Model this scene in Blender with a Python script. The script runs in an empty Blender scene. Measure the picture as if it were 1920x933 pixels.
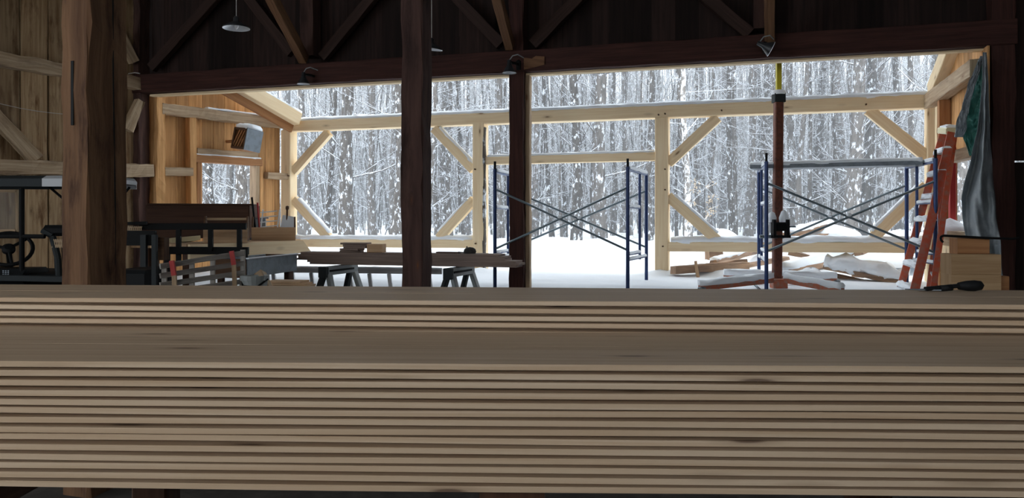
import bpy, math, random
from mathutils import Vector, Matrix, noise
random.seed(7)
V = Vector
S = bpy.context.scene
COL = S.collection

# ------------------------------------------------------------------ camera, sky, light, exposure
F, CX, HY, EYE = 1440.0, 960.0, 415.0, 1.30          # focal length in px of a 1920 wide frame, horizon row, eye height
cam_d = bpy.data.cameras.new('camera'); cam = bpy.data.objects.new('camera', cam_d); COL.objects.link(cam)
cam_d.sensor_width = 36; cam_d.lens = 36 * F / 1920; cam_d.shift_y = (HY - 466.5) / 1920
cam_d.clip_start = .05; cam_d.clip_end = 600
cam.location = (0, 0, EYE); cam.rotation_euler = (math.pi / 2, 0, 0)
S.camera = cam
S.view_settings.view_transform = 'Standard'; S.view_settings.look = 'None'
S.view_settings.gamma = 1; S.view_settings.exposure = 0.0; S.view_settings.use_curve_mapping = False
wd = bpy.data.worlds.new('overcast_sky'); S.world = wd; wd.use_nodes = True
bg = wd.node_tree.nodes['Background']; bg.inputs[0].default_value = (.86, .93, 1, 1); bg.inputs[1].default_value = 3.3

def area(name, loc, target, sx, sy, power, col):
    l = bpy.data.lights.new(name, 'AREA'); l.shape = 'RECTANGLE'; l.size = sx; l.size_y = sy; l.energy = power; l.color = col
    o = bpy.data.objects.new(name, l); COL.objects.link(o); o.location = loc
    o.rotation_euler = (V(target) - V(loc)).to_track_quat('-Z', 'Y').to_euler()
    return o
area('rear_opening_fill', (0.0, -3.9, 2.75), (0, 2.5, .9), 5.0, 1.2, 27, (.94, .97, 1))       # added area light at the unseen high rear opening, brightens the stack front
area('left_wall_fill', (-4.2, -3.2, 2.8), (-6.6, 8, 1.6), 2.2, 1.6, 95, (1, .94, .84))  # added lamp that brightens the old left wall; no door stands here

def P(x, y, d): return V(((x - CX) / F * d, d, EYE + (HY - y) / F * d))
def dF(x): return 1 / (.08 + (.1056 - .08) * (x - 540) / 1215)            # depth of the new timber frame's line
def dB(x): return 1 / (.0952 + .0364 * (x - 275) / 1575)                  # depth of the barn wall line
def dL(x): return 1 / (1 / 10.6 + (1 / 12.45 - 1 / 10.6) * (x - 275) / 256)  # depth of the left wall line
def dR(x): return 1 / (1 / 7.5 + (1 / 9.47 - 1 / 7.5) * (x - 1850) / -95)   # depth of the right lean-to wall
Z = V((0, 0, 1))
def flat(a, b):
    v = V((b.x - a.x, b.y - a.y, 0)); v.normalize(); return v
eF = flat(P(545, 0, dF(545)), P(1755, 0, dF(1755))); nF = V((-eF.y, eF.x, 0))
eB = flat(P(275, 0, dB(275)), P(1850, 0, dB(1850))); nB = V((-eB.y, eB.x, 0))
eL = flat(P(275, 0, dL(275)), P(531, 0, dL(531))); nL = V((eL.y, -eL.x, 0))     # points into the lean-to
eR = flat(P(1850, 0, dR(1850)), P(1757, 0, dR(1757))); nR = V((-eR.y, eR.x, 0))  # points into the lean-to (left)
def FR(x, y): return P(x, y, dF(x))
def BR(x, y): return P(x, y, dB(x))

# ------------------------------------------------------------------ materials
def newmat(name):
    m = bpy.data.materials.new(name); m.use_nodes = True
    nt = m.node_tree; b = nt.nodes['Principled BSDF']
    return m, nt, b
def N(nt, t, **kw):
    n = nt.nodes.new(t)
    for k, v in kw.items(): setattr(n, k, v)
    return n
def mix(nt, fac, a, b, mode='MIX'):
    n = N(nt, 'ShaderNodeMix', data_type='RGBA', blend_type=mode)
    for s, v in ((n.inputs[0], fac), (n.inputs[6], a), (n.inputs[7], b)):
        if hasattr(v, 'is_output'): nt.links.new(v, s)
        elif isinstance(v, (int, float)): s.default_value = v
        else: s.default_value = (*v, 1) if len(v) == 3 else v
    return n.outputs[2]
def mrange(nt, v, a, b, c=0, d=1):
    n = N(nt, 'ShaderNodeMapRange'); nt.links.new(v, n.inputs[0])
    for i, q in enumerate((a, b, c, d)): n.inputs[i + 1].default_value = q
    return n.outputs[0]
def uvmap(nt, sx, sy):
    t = N(nt, 'ShaderNodeTexCoord'); m = N(nt, 'ShaderNodeMapping'); m.inputs['Scale'].default_value = (sx, sy, 1)
    nt.links.new(t.outputs['UV'], m.inputs[0]); return m.outputs[0]
def noise_n(nt, vec, scale=1, detail=4, rough=.55, dist=0):
    n = N(nt, 'ShaderNodeTexNoise'); n.inputs['Scale'].default_value = scale; n.inputs['Detail'].default_value = detail
    n.inputs['Roughness'].default_value = rough; n.inputs['Distortion'].default_value = dist
    if vec is not None: nt.links.new(vec, n.inputs['Vector'])
    return n.outputs[0]
def wood(name, light, dark, grain=(1.5, 34), knots=.0, knotcol=(.13, .05, .02), var=.25, stain=None, rough=.75, bump=.25, kscale=(1.6, 5)):
    m, nt, b = newmat(name)
    g = noise_n(nt, uvmap(nt, *grain), 1, 5, .6, .4)
    c = mix(nt, mrange(nt, g, .35, .68), light, dark)
    big = noise_n(nt, uvmap(nt, .8, 5), 1, 3)
    c = mix(nt, mrange(nt, big, .3, .7, 0, .35), c, dark)
    if stain:
        s = noise_n(nt, uvmap(nt, 1.6, 7), 1, 6, .65)
        c = mix(nt, mrange(nt, s, .52, .68, 0, stain[1]), c, stain[0])
    if knots:
        vo = N(nt, 'ShaderNodeTexVoronoi'); nt.links.new(uvmap(nt, *kscale), vo.inputs['Vector']); vo.inputs['Scale'].default_value = 1
        k = mrange(nt, vo.outputs['Distance'], knots * .55, knots, 1, 0)
        c = mix(nt, k, c, knotcol)
        ring = mrange(nt, vo.outputs['Distance'], knots, knots * 2.2, .45, 0)
        c = mix(nt, ring, c, tuple(.5 * (p + q) for p, q in zip(dark, knotcol)))
    geo = N(nt, 'ShaderNodeNewGeometry')
    hv = N(nt, 'ShaderNodeHueSaturation'); nt.links.new(c, hv.inputs['Color'])
    nt.links.new(mrange(nt, geo.outputs['Random Per Island'], 0, 1, 1 - var, 1 + var), hv.inputs['Value'])
    nt.links.new(hv.outputs[0], b.inputs['Base Color'])
    b.inputs['Roughness'].default_value = rough; b.inputs['Specular IOR Level'].default_value = .25
    bp = N(nt, 'ShaderNodeBump'); bp.inputs['Strength'].default_value = bump; bp.inputs['Distance'].default_value = .01
    nt.links.new(g, bp.inputs['Height']); nt.links.new(bp.outputs[0], b.inputs['Normal'])
    return m
def plain(name, col, rough=.5, metal=0, dirt=None, scale=30, bump=0):
    m, nt, b = newmat(name)
    if dirt:
        t = N(nt, 'ShaderNodeTexCoord'); n = noise_n(nt, t.outputs['Object'], scale, 5, .65)
        c = mix(nt, mrange(nt, n, .45, .65, 0, 1), col, dirt); nt.links.new(c, b.inputs['Base Color'])
        if bump:
            bp = N(nt, 'ShaderNodeBump'); bp.inputs['Strength'].default_value = bump; bp.inputs['Distance'].default_value = .01
            nt.links.new(n, bp.inputs['Height']); nt.links.new(bp.outputs[0], b.inputs['Normal'])
    else: b.inputs['Base Color'].default_value = (*col, 1)
    b.inputs['Roughness'].default_value = rough; b.inputs['Metallic'].default_value = metal
    return m
def snowmat(name='snow', scale=6, strength=.35):
    m, nt, b = newmat(name)
    t = N(nt, 'ShaderNodeTexCoord'); n = noise_n(nt, t.outputs['Object'], scale, 5, .55)
    nt.links.new(mix(nt, n, (.84, .90, .96), (.93, .96, .99)), b.inputs['Base Color'])
    b.inputs['Roughness'].default_value = .8; b.inputs['Specular IOR Level'].default_value = .2
    bp = N(nt, 'ShaderNodeBump'); bp.inputs['Strength'].default_value = strength; bp.inputs['Distance'].default_value = .02
    nt.links.new(n, bp.inputs['Height']); nt.links.new(bp.outputs[0], b.inputs['Normal'])
    return m
def barkmat(name, a, c2, snow_amt=.5, fleck=(.58, .66), sc=6):
    m, nt, b = newmat(name)
    t = N(nt, 'ShaderNodeTexCoord'); mp = N(nt, 'ShaderNodeMapping'); mp.inputs['Scale'].default_value = (sc * 2, sc * 2, sc * .6)
    nt.links.new(t.outputs['Object'], mp.inputs[0])
    n = noise_n(nt, mp.outputs[0], 1, 6, .7)
    c = mix(nt, mrange(nt, n, .35, .65), a, c2)
    oi = N(nt, 'ShaderNodeObjectInfo'); geo = N(nt, 'ShaderNodeNewGeometry')
    hv = N(nt, 'ShaderNodeHueSaturation'); nt.links.new(c, hv.inputs['Color'])
    nt.links.new(mrange(nt, oi.outputs['Random'], 0, 1, .6, 1.5), hv.inputs['Value']); c = hv.outputs[0]
    sx = N(nt, 'ShaderNodeSeparateXYZ'); nt.links.new(geo.outputs['Normal'], sx.inputs[0])
    up = mrange(nt, sx.outputs['Z'], .12, .35)
    mp2 = N(nt, 'ShaderNodeMapping'); mp2.inputs['Scale'].default_value = (9, 9, 5); nt.links.new(t.outputs['Object'], mp2.inputs[0])
    fl = mrange(nt, noise_n(nt, mp2.outputs[0], 1, 4, .7), fleck[0], fleck[1], 0, snow_amt)
    mx = N(nt, 'ShaderNodeMath', operation='MAXIMUM'); nt.links.new(up, mx.inputs[0]); nt.links.new(fl, mx.inputs[1])
    nt.links.new(mix(nt, mx.outputs[0], c, (.86, .91, .97)), b.inputs['Base Color'])
    b.inputs['Roughness'].default_value = .9; b.inputs['Specular IOR Level'].default_value = .1
    return m

M = {}
M['new'] = wood('fresh_sawn_pine', (.90, .74, .50), (.80, .60, .36), knots=.10, var=.06, kscale=(2.2, 7), bump=.12)
M['stack'] = wood('stacked_pine', (.60, .47, .335), (.46, .32, .20), grain=(.9, 42), knots=.10, knotcol=(.05, .018, .01), var=.14, kscale=(2.3, 13), bump=.12)
M['stack'].node_tree.nodes['Principled BSDF'].inputs['Specular IOR Level'].default_value = .6; M['stack'].node_tree.nodes['Principled BSDF'].inputs['Roughness'].default_value = .5
M['stacktop'] = wood('stacked_pine_faces', (.40, .36, .32), (.30, .26, .22), grain=(.7, 42), knots=.07, knotcol=(.04, .02, .012), var=.1, kscale=(1.2, 9), bump=.12)
M['wallpine'] = wood('orange_pine_boards', (.68, .38, .16), (.44, .22, .08), grain=(1.4, 28), knots=.1, knotcol=(.16, .06, .02), var=.28, kscale=(1.4, 6), stain=((.2, .1, .05), .35))
M['girt'] = wood('weathered_girt', (.50, .38, .25), (.30, .2, .12), knots=.07, var=.2, stain=((.14, .09, .06), .5))
M['brownpine'] = wood('brown_pine', (.42, .21, .09), (.27, .12, .05), knots=.06, var=.15)
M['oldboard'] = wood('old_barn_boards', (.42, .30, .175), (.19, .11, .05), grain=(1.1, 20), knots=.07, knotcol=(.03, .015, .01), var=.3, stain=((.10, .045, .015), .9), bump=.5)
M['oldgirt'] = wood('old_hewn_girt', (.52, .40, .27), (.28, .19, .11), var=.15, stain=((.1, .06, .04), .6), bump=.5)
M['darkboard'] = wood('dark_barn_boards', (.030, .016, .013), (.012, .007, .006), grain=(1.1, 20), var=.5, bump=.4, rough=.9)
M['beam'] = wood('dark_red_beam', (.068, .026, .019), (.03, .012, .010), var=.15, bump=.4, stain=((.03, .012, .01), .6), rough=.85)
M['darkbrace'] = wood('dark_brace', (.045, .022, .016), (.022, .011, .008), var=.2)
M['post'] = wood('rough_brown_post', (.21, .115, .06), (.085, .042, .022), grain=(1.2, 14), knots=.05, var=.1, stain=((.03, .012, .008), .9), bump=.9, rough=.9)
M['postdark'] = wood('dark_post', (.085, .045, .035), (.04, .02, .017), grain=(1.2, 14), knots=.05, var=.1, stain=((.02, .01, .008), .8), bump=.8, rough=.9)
M['brace'] = wood('brown_brace', (.20, .105, .05), (.1, .045, .022), var=.15, bump=.6)
M['bundle'] = wood('grey_brown_planks', (.27, .20, .165), (.17, .125, .105), var=.2)
M['grey'] = wood('weathered_grey_slats', (.36, .34, .31), (.19, .17, .155), var=.2, stain=((.05, .045, .04), .6))
M['darkbox'] = wood('dark_brown_box', (.085, .04, .022), (.045, .02, .012), var=.1)
M['tote'] = wood('tote_pine', (.58, .40, .25), (.42, .26, .14), knots=.05, var=.1)
M['toteend'] = wood('tote_end', (.13, .07, .035), (.07, .035, .02), var=.1)
M['pilewood'] = wood('weathered_pile_wood', (.42, .27, .17), (.2, .13, .09), grain=(2, 20), var=.25, stain=((.12, .09, .07), .7))
M['snow'] = snowmat()
M['capsnow'] = snowmat('snow_cap', 14, .3)
M['blue'] = plain('blue_scaffold_paint', (.012, .035, .13), .4, .3, (.02, .05, .15), 20)
M['galv'] = plain('galvanised_tube', (.20, .25, .28), .45, .6)
M['alu'] = plain('aluminium', (.55, .57, .6), .4, .5)
M['orange'] = plain('orange_fibreglass', (.50, .085, .035), .5, 0, (.36, .15, .11), 18)
M['orange_steel'] = plain('worn_orange_steel', (.42, .12, .06), .6, .1, (.30, .20, .16), 26)
M['rust'] = plain('rusty_brown_tube', (.16, .05, .028), .55, .3, (.08, .03, .02), 22)
M['yellow'] = plain('yellow_mast', (.52, .45, .02), .5)
M['cream'] = plain('cream_plastic', (.72, .66, .42), .5)
M['black'] = plain('black_metal', (.006, .0065, .007), .7, .0)
M['blackpl'] = plain('black_plastic', (.009, .010, .011), .6)
M['darkgrey'] = plain('dark_grey_plastic', (.025, .03, .032), .6)
M['roofgrey'] = plain('light_grey_roof', (.48, .50, .52), .5)
M['horse'] = plain('grey_sawhorse_plastic', (.24, .26, .26), .5)
M['enamel'] = plain('white_enamel', (.75, .78, .82), .3)
M['shade'] = plain('dark_enamel_shade', (.02, .022, .025), .4)
for k_ in ('black', 'blackpl', 'darkgrey'): M[k_].node_tree.nodes['Principled BSDF'].inputs['Specular IOR Level'].default_value = .15
M['bulb'] = plain('frosted_bulb', (.8, .8, .8), .2)
M['red'] = plain('red_paint', (.42, .03, .028), .6)
M['white'] = plain('white_paper', (.7, .73, .76), .7)
M['zinc'] = plain('dull_zinc', (.17, .20, .23), .5, .35, (.12, .14, .16), 12)
M['tarp'] = plain('grey_tarp', (.22, .25, .27), .45, 0, (.33, .36, .38), 7, .6)
M['tarpgreen'] = plain('green_tarp', (.05, .20, .17), .4, 0, (.10, .28, .23), 9, .5)
M['cloth'] = plain('dark_cloth', (.03, .027, .025), .95, 0, (.05, .045, .04), 40)
M['greycloth'] = plain('grey_sheet', (.09, .10, .11), .8, 0, (.15, .16, .17), 30, .5)
M['plastic'] = plain('crumpled_plastic', (.22, .27, .33), .2, 0, (.04, .045, .05), 22, .9)
M['floor'] = plain('dirt_floor', (.035, .028, .022), .95, 0, (.06, .05, .04), 9, .5)
M['brass'] = plain('tan_mesh', (.42, .30, .18), .5)
M['wire'] = plain('white_cord', (.45, .43, .4), .6)
M['bark'] = barkmat('snow_flecked_bark', (.125, .11, .098), (.055, .048, .042), .8, (.55, .63))
M['barkwhite'] = barkmat('snow_plastered_bark', (.2, .18, .16), (.09, .08, .07), 1, (.47, .55))
M['barkfar'] = barkmat('far_bark', (.13, .12, .115), (.06, .055, .052), .65, (.52, .62))
M['leaf'] = plain('dead_leaves', (.45, .36, .26), .9)
mg, ntg, bgl = newmat('window_glass'); bgl.inputs['Transmission Weight'].default_value = 1; bgl.inputs['Roughness'].default_value = .02; bgl.inputs['Base Color'].default_value = (.9, .93, .95, 1); bgl.inputs['IOR'].default_value = 1.12; M['glass'] = mg

# ------------------------------------------------------------------ mesh collector
class MB:
    def __init__(s): s.v = []; s.f = []; s.uv = []
    def face(s, idx, uvs): s.f.append(idx); s.uv.append(uvs)
    def prof(s, p, q, side, pts, seg=1, jit=0, wave=0, uo=None, taper=1, cap=True, jf=4.0):
        """extrude cross-section pts (along side, along up) from p to q"""
        p, q = V(p), V(q); d = q - p; L = d.length; d = d / L
        side = V(side); side = (side - d * side.dot(d)).normalized(); up = side.cross(d)
        if up.z < -1e-6: up = -up
        n = len(pts); base = len(s.v); uo = uo or (random.uniform(0, 50), random.uniform(0, 50))
        per = [0]
        for i in range(n): a, b = pts[i], pts[(i + 1) % n]; per.append(per[-1] + math.hypot(a[0] - b[0], a[1] - b[1]))
        for k in range(seg + 1):
            t = k / seg; c = p + d * (L * t); tp = 1 + (taper - 1) * t
            if wave: c = c + up * (wave * noise.noise(V((t * L * .9 + uo[0], uo[1], 0)))) + side * (wave * noise.noise(V((t * L * .9, uo[0], uo[1]))))
            for i, (a, b) in enumerate(pts):
                ja = jb = 0
                if jit:
                    ja = jit * noise.noise(V((t * L * jf + uo[0], i * 1.7, uo[1]))); jb = jit * noise.noise(V((t * L * jf + uo[1], i * 2.3 + 9, uo[0])))
                s.v.append(c + side * (a * tp + ja) + up * (b * tp + jb))
        for k in range(seg):
            for i in range(n):
                j = (i + 1) % n
                a, b, c2, e = base + k * n + i, base + k * n + j, base + (k + 1) * n + j, base + (k + 1) * n + i
                u0, u1 = uo[0] + L * k / seg, uo[0] + L * (k + 1) / seg; v0, v1 = uo[1] + per[i], uo[1] + per[i + 1]
                s.face((a, e, c2, b), ((u0, v0), (u1, v0), (u1, v1), (u0, v1)))
        if cap:
            s.face(tuple(base + i for i in range(n)), tuple((uo[0] + pts[i][1] * .3, uo[1] + pts[i][0]) for i in range(n)))
            s.face(tuple(base + seg * n + i for i in reversed(range(n))), tuple((uo[0] + pts[i][1] * .3, uo[1] + pts[i][0]) for i in reversed(range(n))))
        return s
    def bar(s, p, q, a, b, side=(0, 1, 0), seg=1, jit=0, wave=0, bev=None, **k):
        """timber: a = size along side, b = size across"""
        e = bev if bev is not None else min(a, b) * .05
        x, y = a / 2, b / 2
        pts = [(-x + e, -y), (x - e, -y), (x, -y + e), (x, y - e), (x - e, y), (-x + e, y), (-x, y - e), (-x, -y + e)]
        return s.prof(p, q, side, pts, seg, jit, wave, **k)
    def tube(s, p, q, r, n=10, r2=None, **k):
        p, q = V(p), V(q); d = (q - p).normalized(); side = V((1, 0, 0)) if abs(d.x) < .8 else V((0, 1, 0))
        return s.prof(p, q, side, [(r * math.cos(i * 2 * math.pi / n), r * math.sin(i * 2 * math.pi / n)) for i in range(n)], taper=(r2 / r if r2 else 1), **k)
    def path(s, pts, r, n=8):
        for a, b in zip(pts, pts[1:]): s.tube(a, b, r, n)
        return s
    def box(s, c, sx, sy, sz, ex=(1, 0, 0), bev=None):
        """box standing on c (base centre); sx along ex"""
        c = V(c); ex = V(ex).normalized(); ey = V((-ex.y, ex.x, 0))
        return s.bar(c - ex * sx / 2 + Z * sz / 2, c + ex * sx / 2 + Z * sz / 2, sy, sz, ey, bev=bev)
    def snowcap(s, p, q, w, t, side=(0, 1, 0), seg=None, jit=.35):
        p, q = V(p), V(q); L = (q - p).length; seg = seg or max(3, int(L / .08))
        o = w / 2
        pts = [(-o, -.01), (-o * 1.06, t * .4), (-o * .7, t * .85), (0, t), (o * .7, t * .85), (o * 1.06, t * .4), (o, -.01)]
        d = (q - p).normalized(); sd = V(side); sd = (sd - d * sd.dot(d)).normalized()
        if sd.cross(d).z < 0: sd = -sd
        return s.prof(p, q, sd, pts, seg, jit * t, jf=7)
    def lathe(s, c, prof, n=20, axis=Z, squash=1):
        c = V(c); ax = V(axis).normalized(); a = ax.orthogonal().normalized(); b = ax.cross(a); base = len(s.v); m = len(prof)
        for r, h in prof:
            for i in range(n):
                t = 2 * math.pi * i / n; s.v.append(c + ax * h + a * (r * math.cos(t)) + b * (r * math.sin(t) * squash))
        for k in range(m - 1):
            for i in range(n):
                j = (i + 1) % n
                s.face((base + k * n + i, base + k * n + j, base + (k + 1) * n + j, base + (k + 1) * n + i), ((0, 0), (1, 0), (1, 1), (0, 1)))
        return s
    def torus(s, c, R, r, axis, n=28, m=8):
        c = V(c); ax = V(axis).normalized(); a = ax.orthogonal().normalized(); b = ax.cross(a); base = len(s.v)
        for i in range(n):
            t = 2 * math.pi * i / n; rad = a * math.cos(t) + b * math.sin(t)
            for j in range(m):
                p = 2 * math.pi * j / m; s.v.append(c + rad * (R + r * math.cos(p)) + ax * (r * math.sin(p)))
        for i in range(n):
            for j in range(m):
                a1, b1 = base + i * m + j, base + i * m + (j + 1) % m; c1, d1 = base + ((i + 1) % n) * m + (j + 1) % m, base + ((i + 1) % n) * m + j
                s.face((a1, b1, c1, d1), ((0, 0), (1, 0), (1, 1), (0, 1)))
        return s
    def slab(s, poly, off, uo=None):
        """flat polygon (list of points) thickened by vector off"""
        n = len(poly); base = len(s.v); off = V(off); poly = [V(p) for p in poly]
        s.v += poly + [p + off for p in poly]
        uo = uo or (random.uniform(0, 50), random.uniform(0, 50)); e1 = (poly[1] - poly[0]).normalized()
        nn = off.normalized(); e2 = nn.cross(e1)
        uv = [((p - poly[0]).dot(e1) + uo[0], (p - poly[0]).dot(e2) + uo[1]) for p in poly]
        s.face(tuple(range(base, base + n)), tuple(uv)); s.face(tuple(reversed(range(base + n, base + 2 * n))), tuple(reversed(uv)))
        for i in range(n):
            j = (i + 1) % n; s.face((base + i, base + n + i, base + n + j, base + j), (uv[i], (uv[i][0], uv[i][1] + .03), (uv[j][0], uv[j][1] + .03), uv[j]))
        return s
    def grid(s, fn, nu, nv, closed=False):
        base = len(s.v)
        for i in range(nu + 1):
            for j in range(nv + 1): s.v.append(V(fn(i / nu, j / nv)))
        for i in range(nu):
            for j in range(nv):
                a = base + i * (nv + 1) + j; s.face((a, a + nv + 1, a + nv + 2, a + 1), ((i / nu, j / nv), ((i + 1) / nu, j / nv), ((i + 1) / nu, (j + 1) / nv), (i / nu, (j + 1) / nv)))
        return s
    def mesh(s, name, mat, org, smooth=False):
        me = bpy.data.meshes.new(name); me.from_pydata([tuple(p - org) for p in s.v], [], s.f)
        uvl = me.uv_layers.new(name='UVMap'); flat_uv = [c for f in s.uv for p in f for c in p]
        uvl.data.foreach_set('uv', flat_uv)
        me.materials.append(mat if not isinstance(mat, str) else M[mat])
        import bmesh
        bm = bmesh.new(); bm.from_mesh(me); bmesh.ops.recalc_face_normals(bm, faces=bm.faces[:]) if not getattr(s, 'open', False) else None; bm.to_mesh(me); bm.free()
        if smooth: me.polygons.foreach_set('use_smooth', [True] * len(me.polygons))
        me.update(); return me
    def build(s, name, mat, parent=None, label=None, cat=None, group=None, kind=None, smooth=False):
        if parent: org = world(parent)
        else:
            xs = [p.x for p in s.v]; ys = [p.y for p in s.v]; zs = [p.z for p in s.v]
            org = V(((min(xs) + max(xs)) / 2, (min(ys) + max(ys)) / 2, min(zs)))
        o = bpy.data.objects.new(name, s.mesh(name, mat, org, smooth)); COL.objects.link(o)
        if parent: o.parent = parent; o.location = (0, 0, 0)
        else: o.location = org
        ORG[o.name] = org
        return tag(o, label, cat, group, kind)
ORG = {}
def world(o): return ORG[o.name]
def tag(o, label=None, cat=None, group=None, kind=None):
    if label: o['label'] = label
    if cat: o['category'] = cat
    if group: o['group'] = group
    if kind: o['kind'] = kind
    return o
def thing(name, label, cat, loc, group=None):
    o = bpy.data.objects.new(name, None); COL.objects.link(o); o.empty_display_size = .1
    o.location = loc; ORG[o.name] = V(loc); return tag(o, label, cat, group)
def struct(mb, name, mat, **k): return mb.build(name, mat, kind='structure', **k)

# ------------------------------------------------------------------ snowy ground and forest floor
AB = P(275, HY, dB(275)); AB.z = 0; LENB = (P(1850, HY, dB(1850)) - P(275, HY, dB(275))).length
def ground_z(x, y):
    s = x * nF.x + y * nF.y
    z = .57 + .011 * max(0, s - 10.5) if s < 30 else .785 + .018 * (s - 30)
    sb = (x - AB.x) * nB.x + (y - AB.y) * nB.y; tb = (x - AB.x) * eB.x + (y - AB.y) * eB.y
    lo = -.7 if .1 < tb < LENB - .1 else .12
    if sb < lo + .9:
        t = max(0, min(1, (sb - lo) / .9)); z = -.12 + (z + .12) * (t * t * (3 - 2 * t))
    z += .025 * noise.noise(V((x * .5, y * .5, 0)))
    if s > 22: z += .12 * noise.noise(V((x * .9, y * .9, 3)))
    for bx, by, bh, br in BUMPS:
        r2 = ((x - bx) ** 2 + (y - by) ** 2) / (br * br)
        if r2 < 6: z += bh * math.exp(-r2 * 1.3)
    return z
def B(px, d, h, r): return ((px - CX) / F * d, d, h, r)
BUMPS = [B(1241, 10.5, .09, .25), B(901, 10.9, .07, .25), B(1500, 12.2, .30, .8), B(1620, 12.6, .33, .8), B(1400, 13, .2, .8), B(1560, 11.0, .16, .5), B(1660, 11.3, .18, .5), B(1345, 10.6, .14, .35),
         B(1480, 10.4, .12, .45), B(1720, 13.5, .3, 1.0), B(1310, 12, .1, .6)]
g = MB()
def lin(a, b, n): return [a + (b - a) * i / n for i in range(n + 1)]
ss = lin(7.3, 15, 70) + lin(15, 32, 50)[1:] + lin(32, 210, 50)[1:]
ts = lin(-160, -7, 24) + lin(-7, 9, 110)[1:] + lin(9, 180, 26)[1:]
base = 0
for s_ in ss:
    for t_ in ts:
        x, y = nF.x * s_ + eF.x * t_, nF.y * s_ + eF.y * t_
        g.v.append(V((x, y, ground_z(x, y))))
W_ = len(ts)
for i in range(len(ss) - 1):
    for j in range(W_ - 1):
        a = i * W_ + j; g.face((a, a + 1, a + W_ + 1, a + W_), ((0, 0), (1, 0), (1, 1), (0, 1)))
struct(g, 'floor_snow', 'snow', smooth=True, label='deep snow covering the ground outside the barn', cat='snow ground')

# ------------------------------------------------------------------ barn shell
fl = MB(); fl.slab([(-11, -5, 0), (9, -5, 0), (9, 6.0, 0), (-7, 11.0, 0), (-11, 11, 0)], (0, 0, -.15))
struct(fl, 'floor', 'floor')

def planks(mb, a, e, length, zb, zt, out, w=.2, th=.025, openings=(), wj=.25, seg=6, gap=.006, jit=.006):
    """vertical boards along e from a; openings = (s0,s1,z0,z1) holes"""
    s = 0; 
    while s < length:
        ww = min(w * random.uniform(1 - wj, 1 + wj), length - s + .01); c = s + ww / 2
        z0, z1 = zb(c) if callable(zb) else zb, zt(c) if callable(zt) else zt
        pieces = [(z0, z1)]
        for (s0, s1, o0, o1) in openings:
            if c > s0 and c < s1:
                pieces = [(p0, p1) for (q0, q1) in pieces for (p0, p1) in ((q0, min(q1, o0)), (max(q0, o1), q1)) if p1 - p0 > .02]
        uo = (random.uniform(0, 50), random.uniform(0, 50))
        for (p0, p1) in pieces:
            c3 = a + e * c + out * (th / 2 + random.uniform(0, .006))
            mb.bar(c3 + Z * (p0 - a.z), c3 + Z * (p1 - a.z), th, ww - gap, out, seg=seg, jit=jit, uo=uo, bev=.002)
        s += ww
# left barn wall (old boards), on the line of the left wall, coming toward the camera
aL = P(275, 0, dL(275)); aL.z = 0
m = MB(); planks(m, aL - eL * .05, -eL, 7.5, 0, 6.5, -nL, w=.27, jit=.014, gap=.016); planks(m, aL - eL * .05 - nL * .05, -eL, 7.6, 0, 6.5, -nL, w=.31, gap=-.01)
struct(m, 'wall_left', 'oldboard')
# wall above the barn opening
aB = P(275, 0, dB(275)); aB.z = 0
lenB = (P(1850, 0, dB(1850)) - P(275, 0, dB(275))); lenB.z = 0; lenB = lenB.length
zb = EYE + (HY - 176) / F * 10.5
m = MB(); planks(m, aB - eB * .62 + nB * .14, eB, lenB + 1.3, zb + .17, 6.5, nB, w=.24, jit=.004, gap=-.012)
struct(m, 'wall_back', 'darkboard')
# dark wall to the right of the opening, with one narrow gap that lets light in
cR = aB + eB * (lenB + .12)
slit_z = EYE + (HY - 297) / F * 7.2
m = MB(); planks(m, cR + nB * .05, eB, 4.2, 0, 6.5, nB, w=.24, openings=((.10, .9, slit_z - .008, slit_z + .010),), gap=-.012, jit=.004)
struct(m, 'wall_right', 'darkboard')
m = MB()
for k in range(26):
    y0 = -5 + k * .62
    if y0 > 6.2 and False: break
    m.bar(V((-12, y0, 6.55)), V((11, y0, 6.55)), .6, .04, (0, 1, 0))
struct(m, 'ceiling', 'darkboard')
# east side wall; unseen rear wall, its high opening shaped for light on the stack
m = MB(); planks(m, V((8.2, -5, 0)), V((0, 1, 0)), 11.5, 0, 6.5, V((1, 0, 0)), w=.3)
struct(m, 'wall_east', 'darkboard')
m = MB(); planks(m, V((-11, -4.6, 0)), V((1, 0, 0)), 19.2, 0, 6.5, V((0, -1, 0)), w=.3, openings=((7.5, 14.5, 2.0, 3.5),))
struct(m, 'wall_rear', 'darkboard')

HEW = dict(seg=40, jit=.018)
def timber(name, label, cat, p, q, a, b, side, mat, group=None, **k):
    mb = MB(); mb.bar(p, q, a, b, side, **k); return mb.build(name, mat, label=label, cat=cat, group=group)
def base_at(x, d): v = P(x, HY, d); v.z = 0; return v
def up_to(v, z): return V((v.x, v.y, z))

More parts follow.
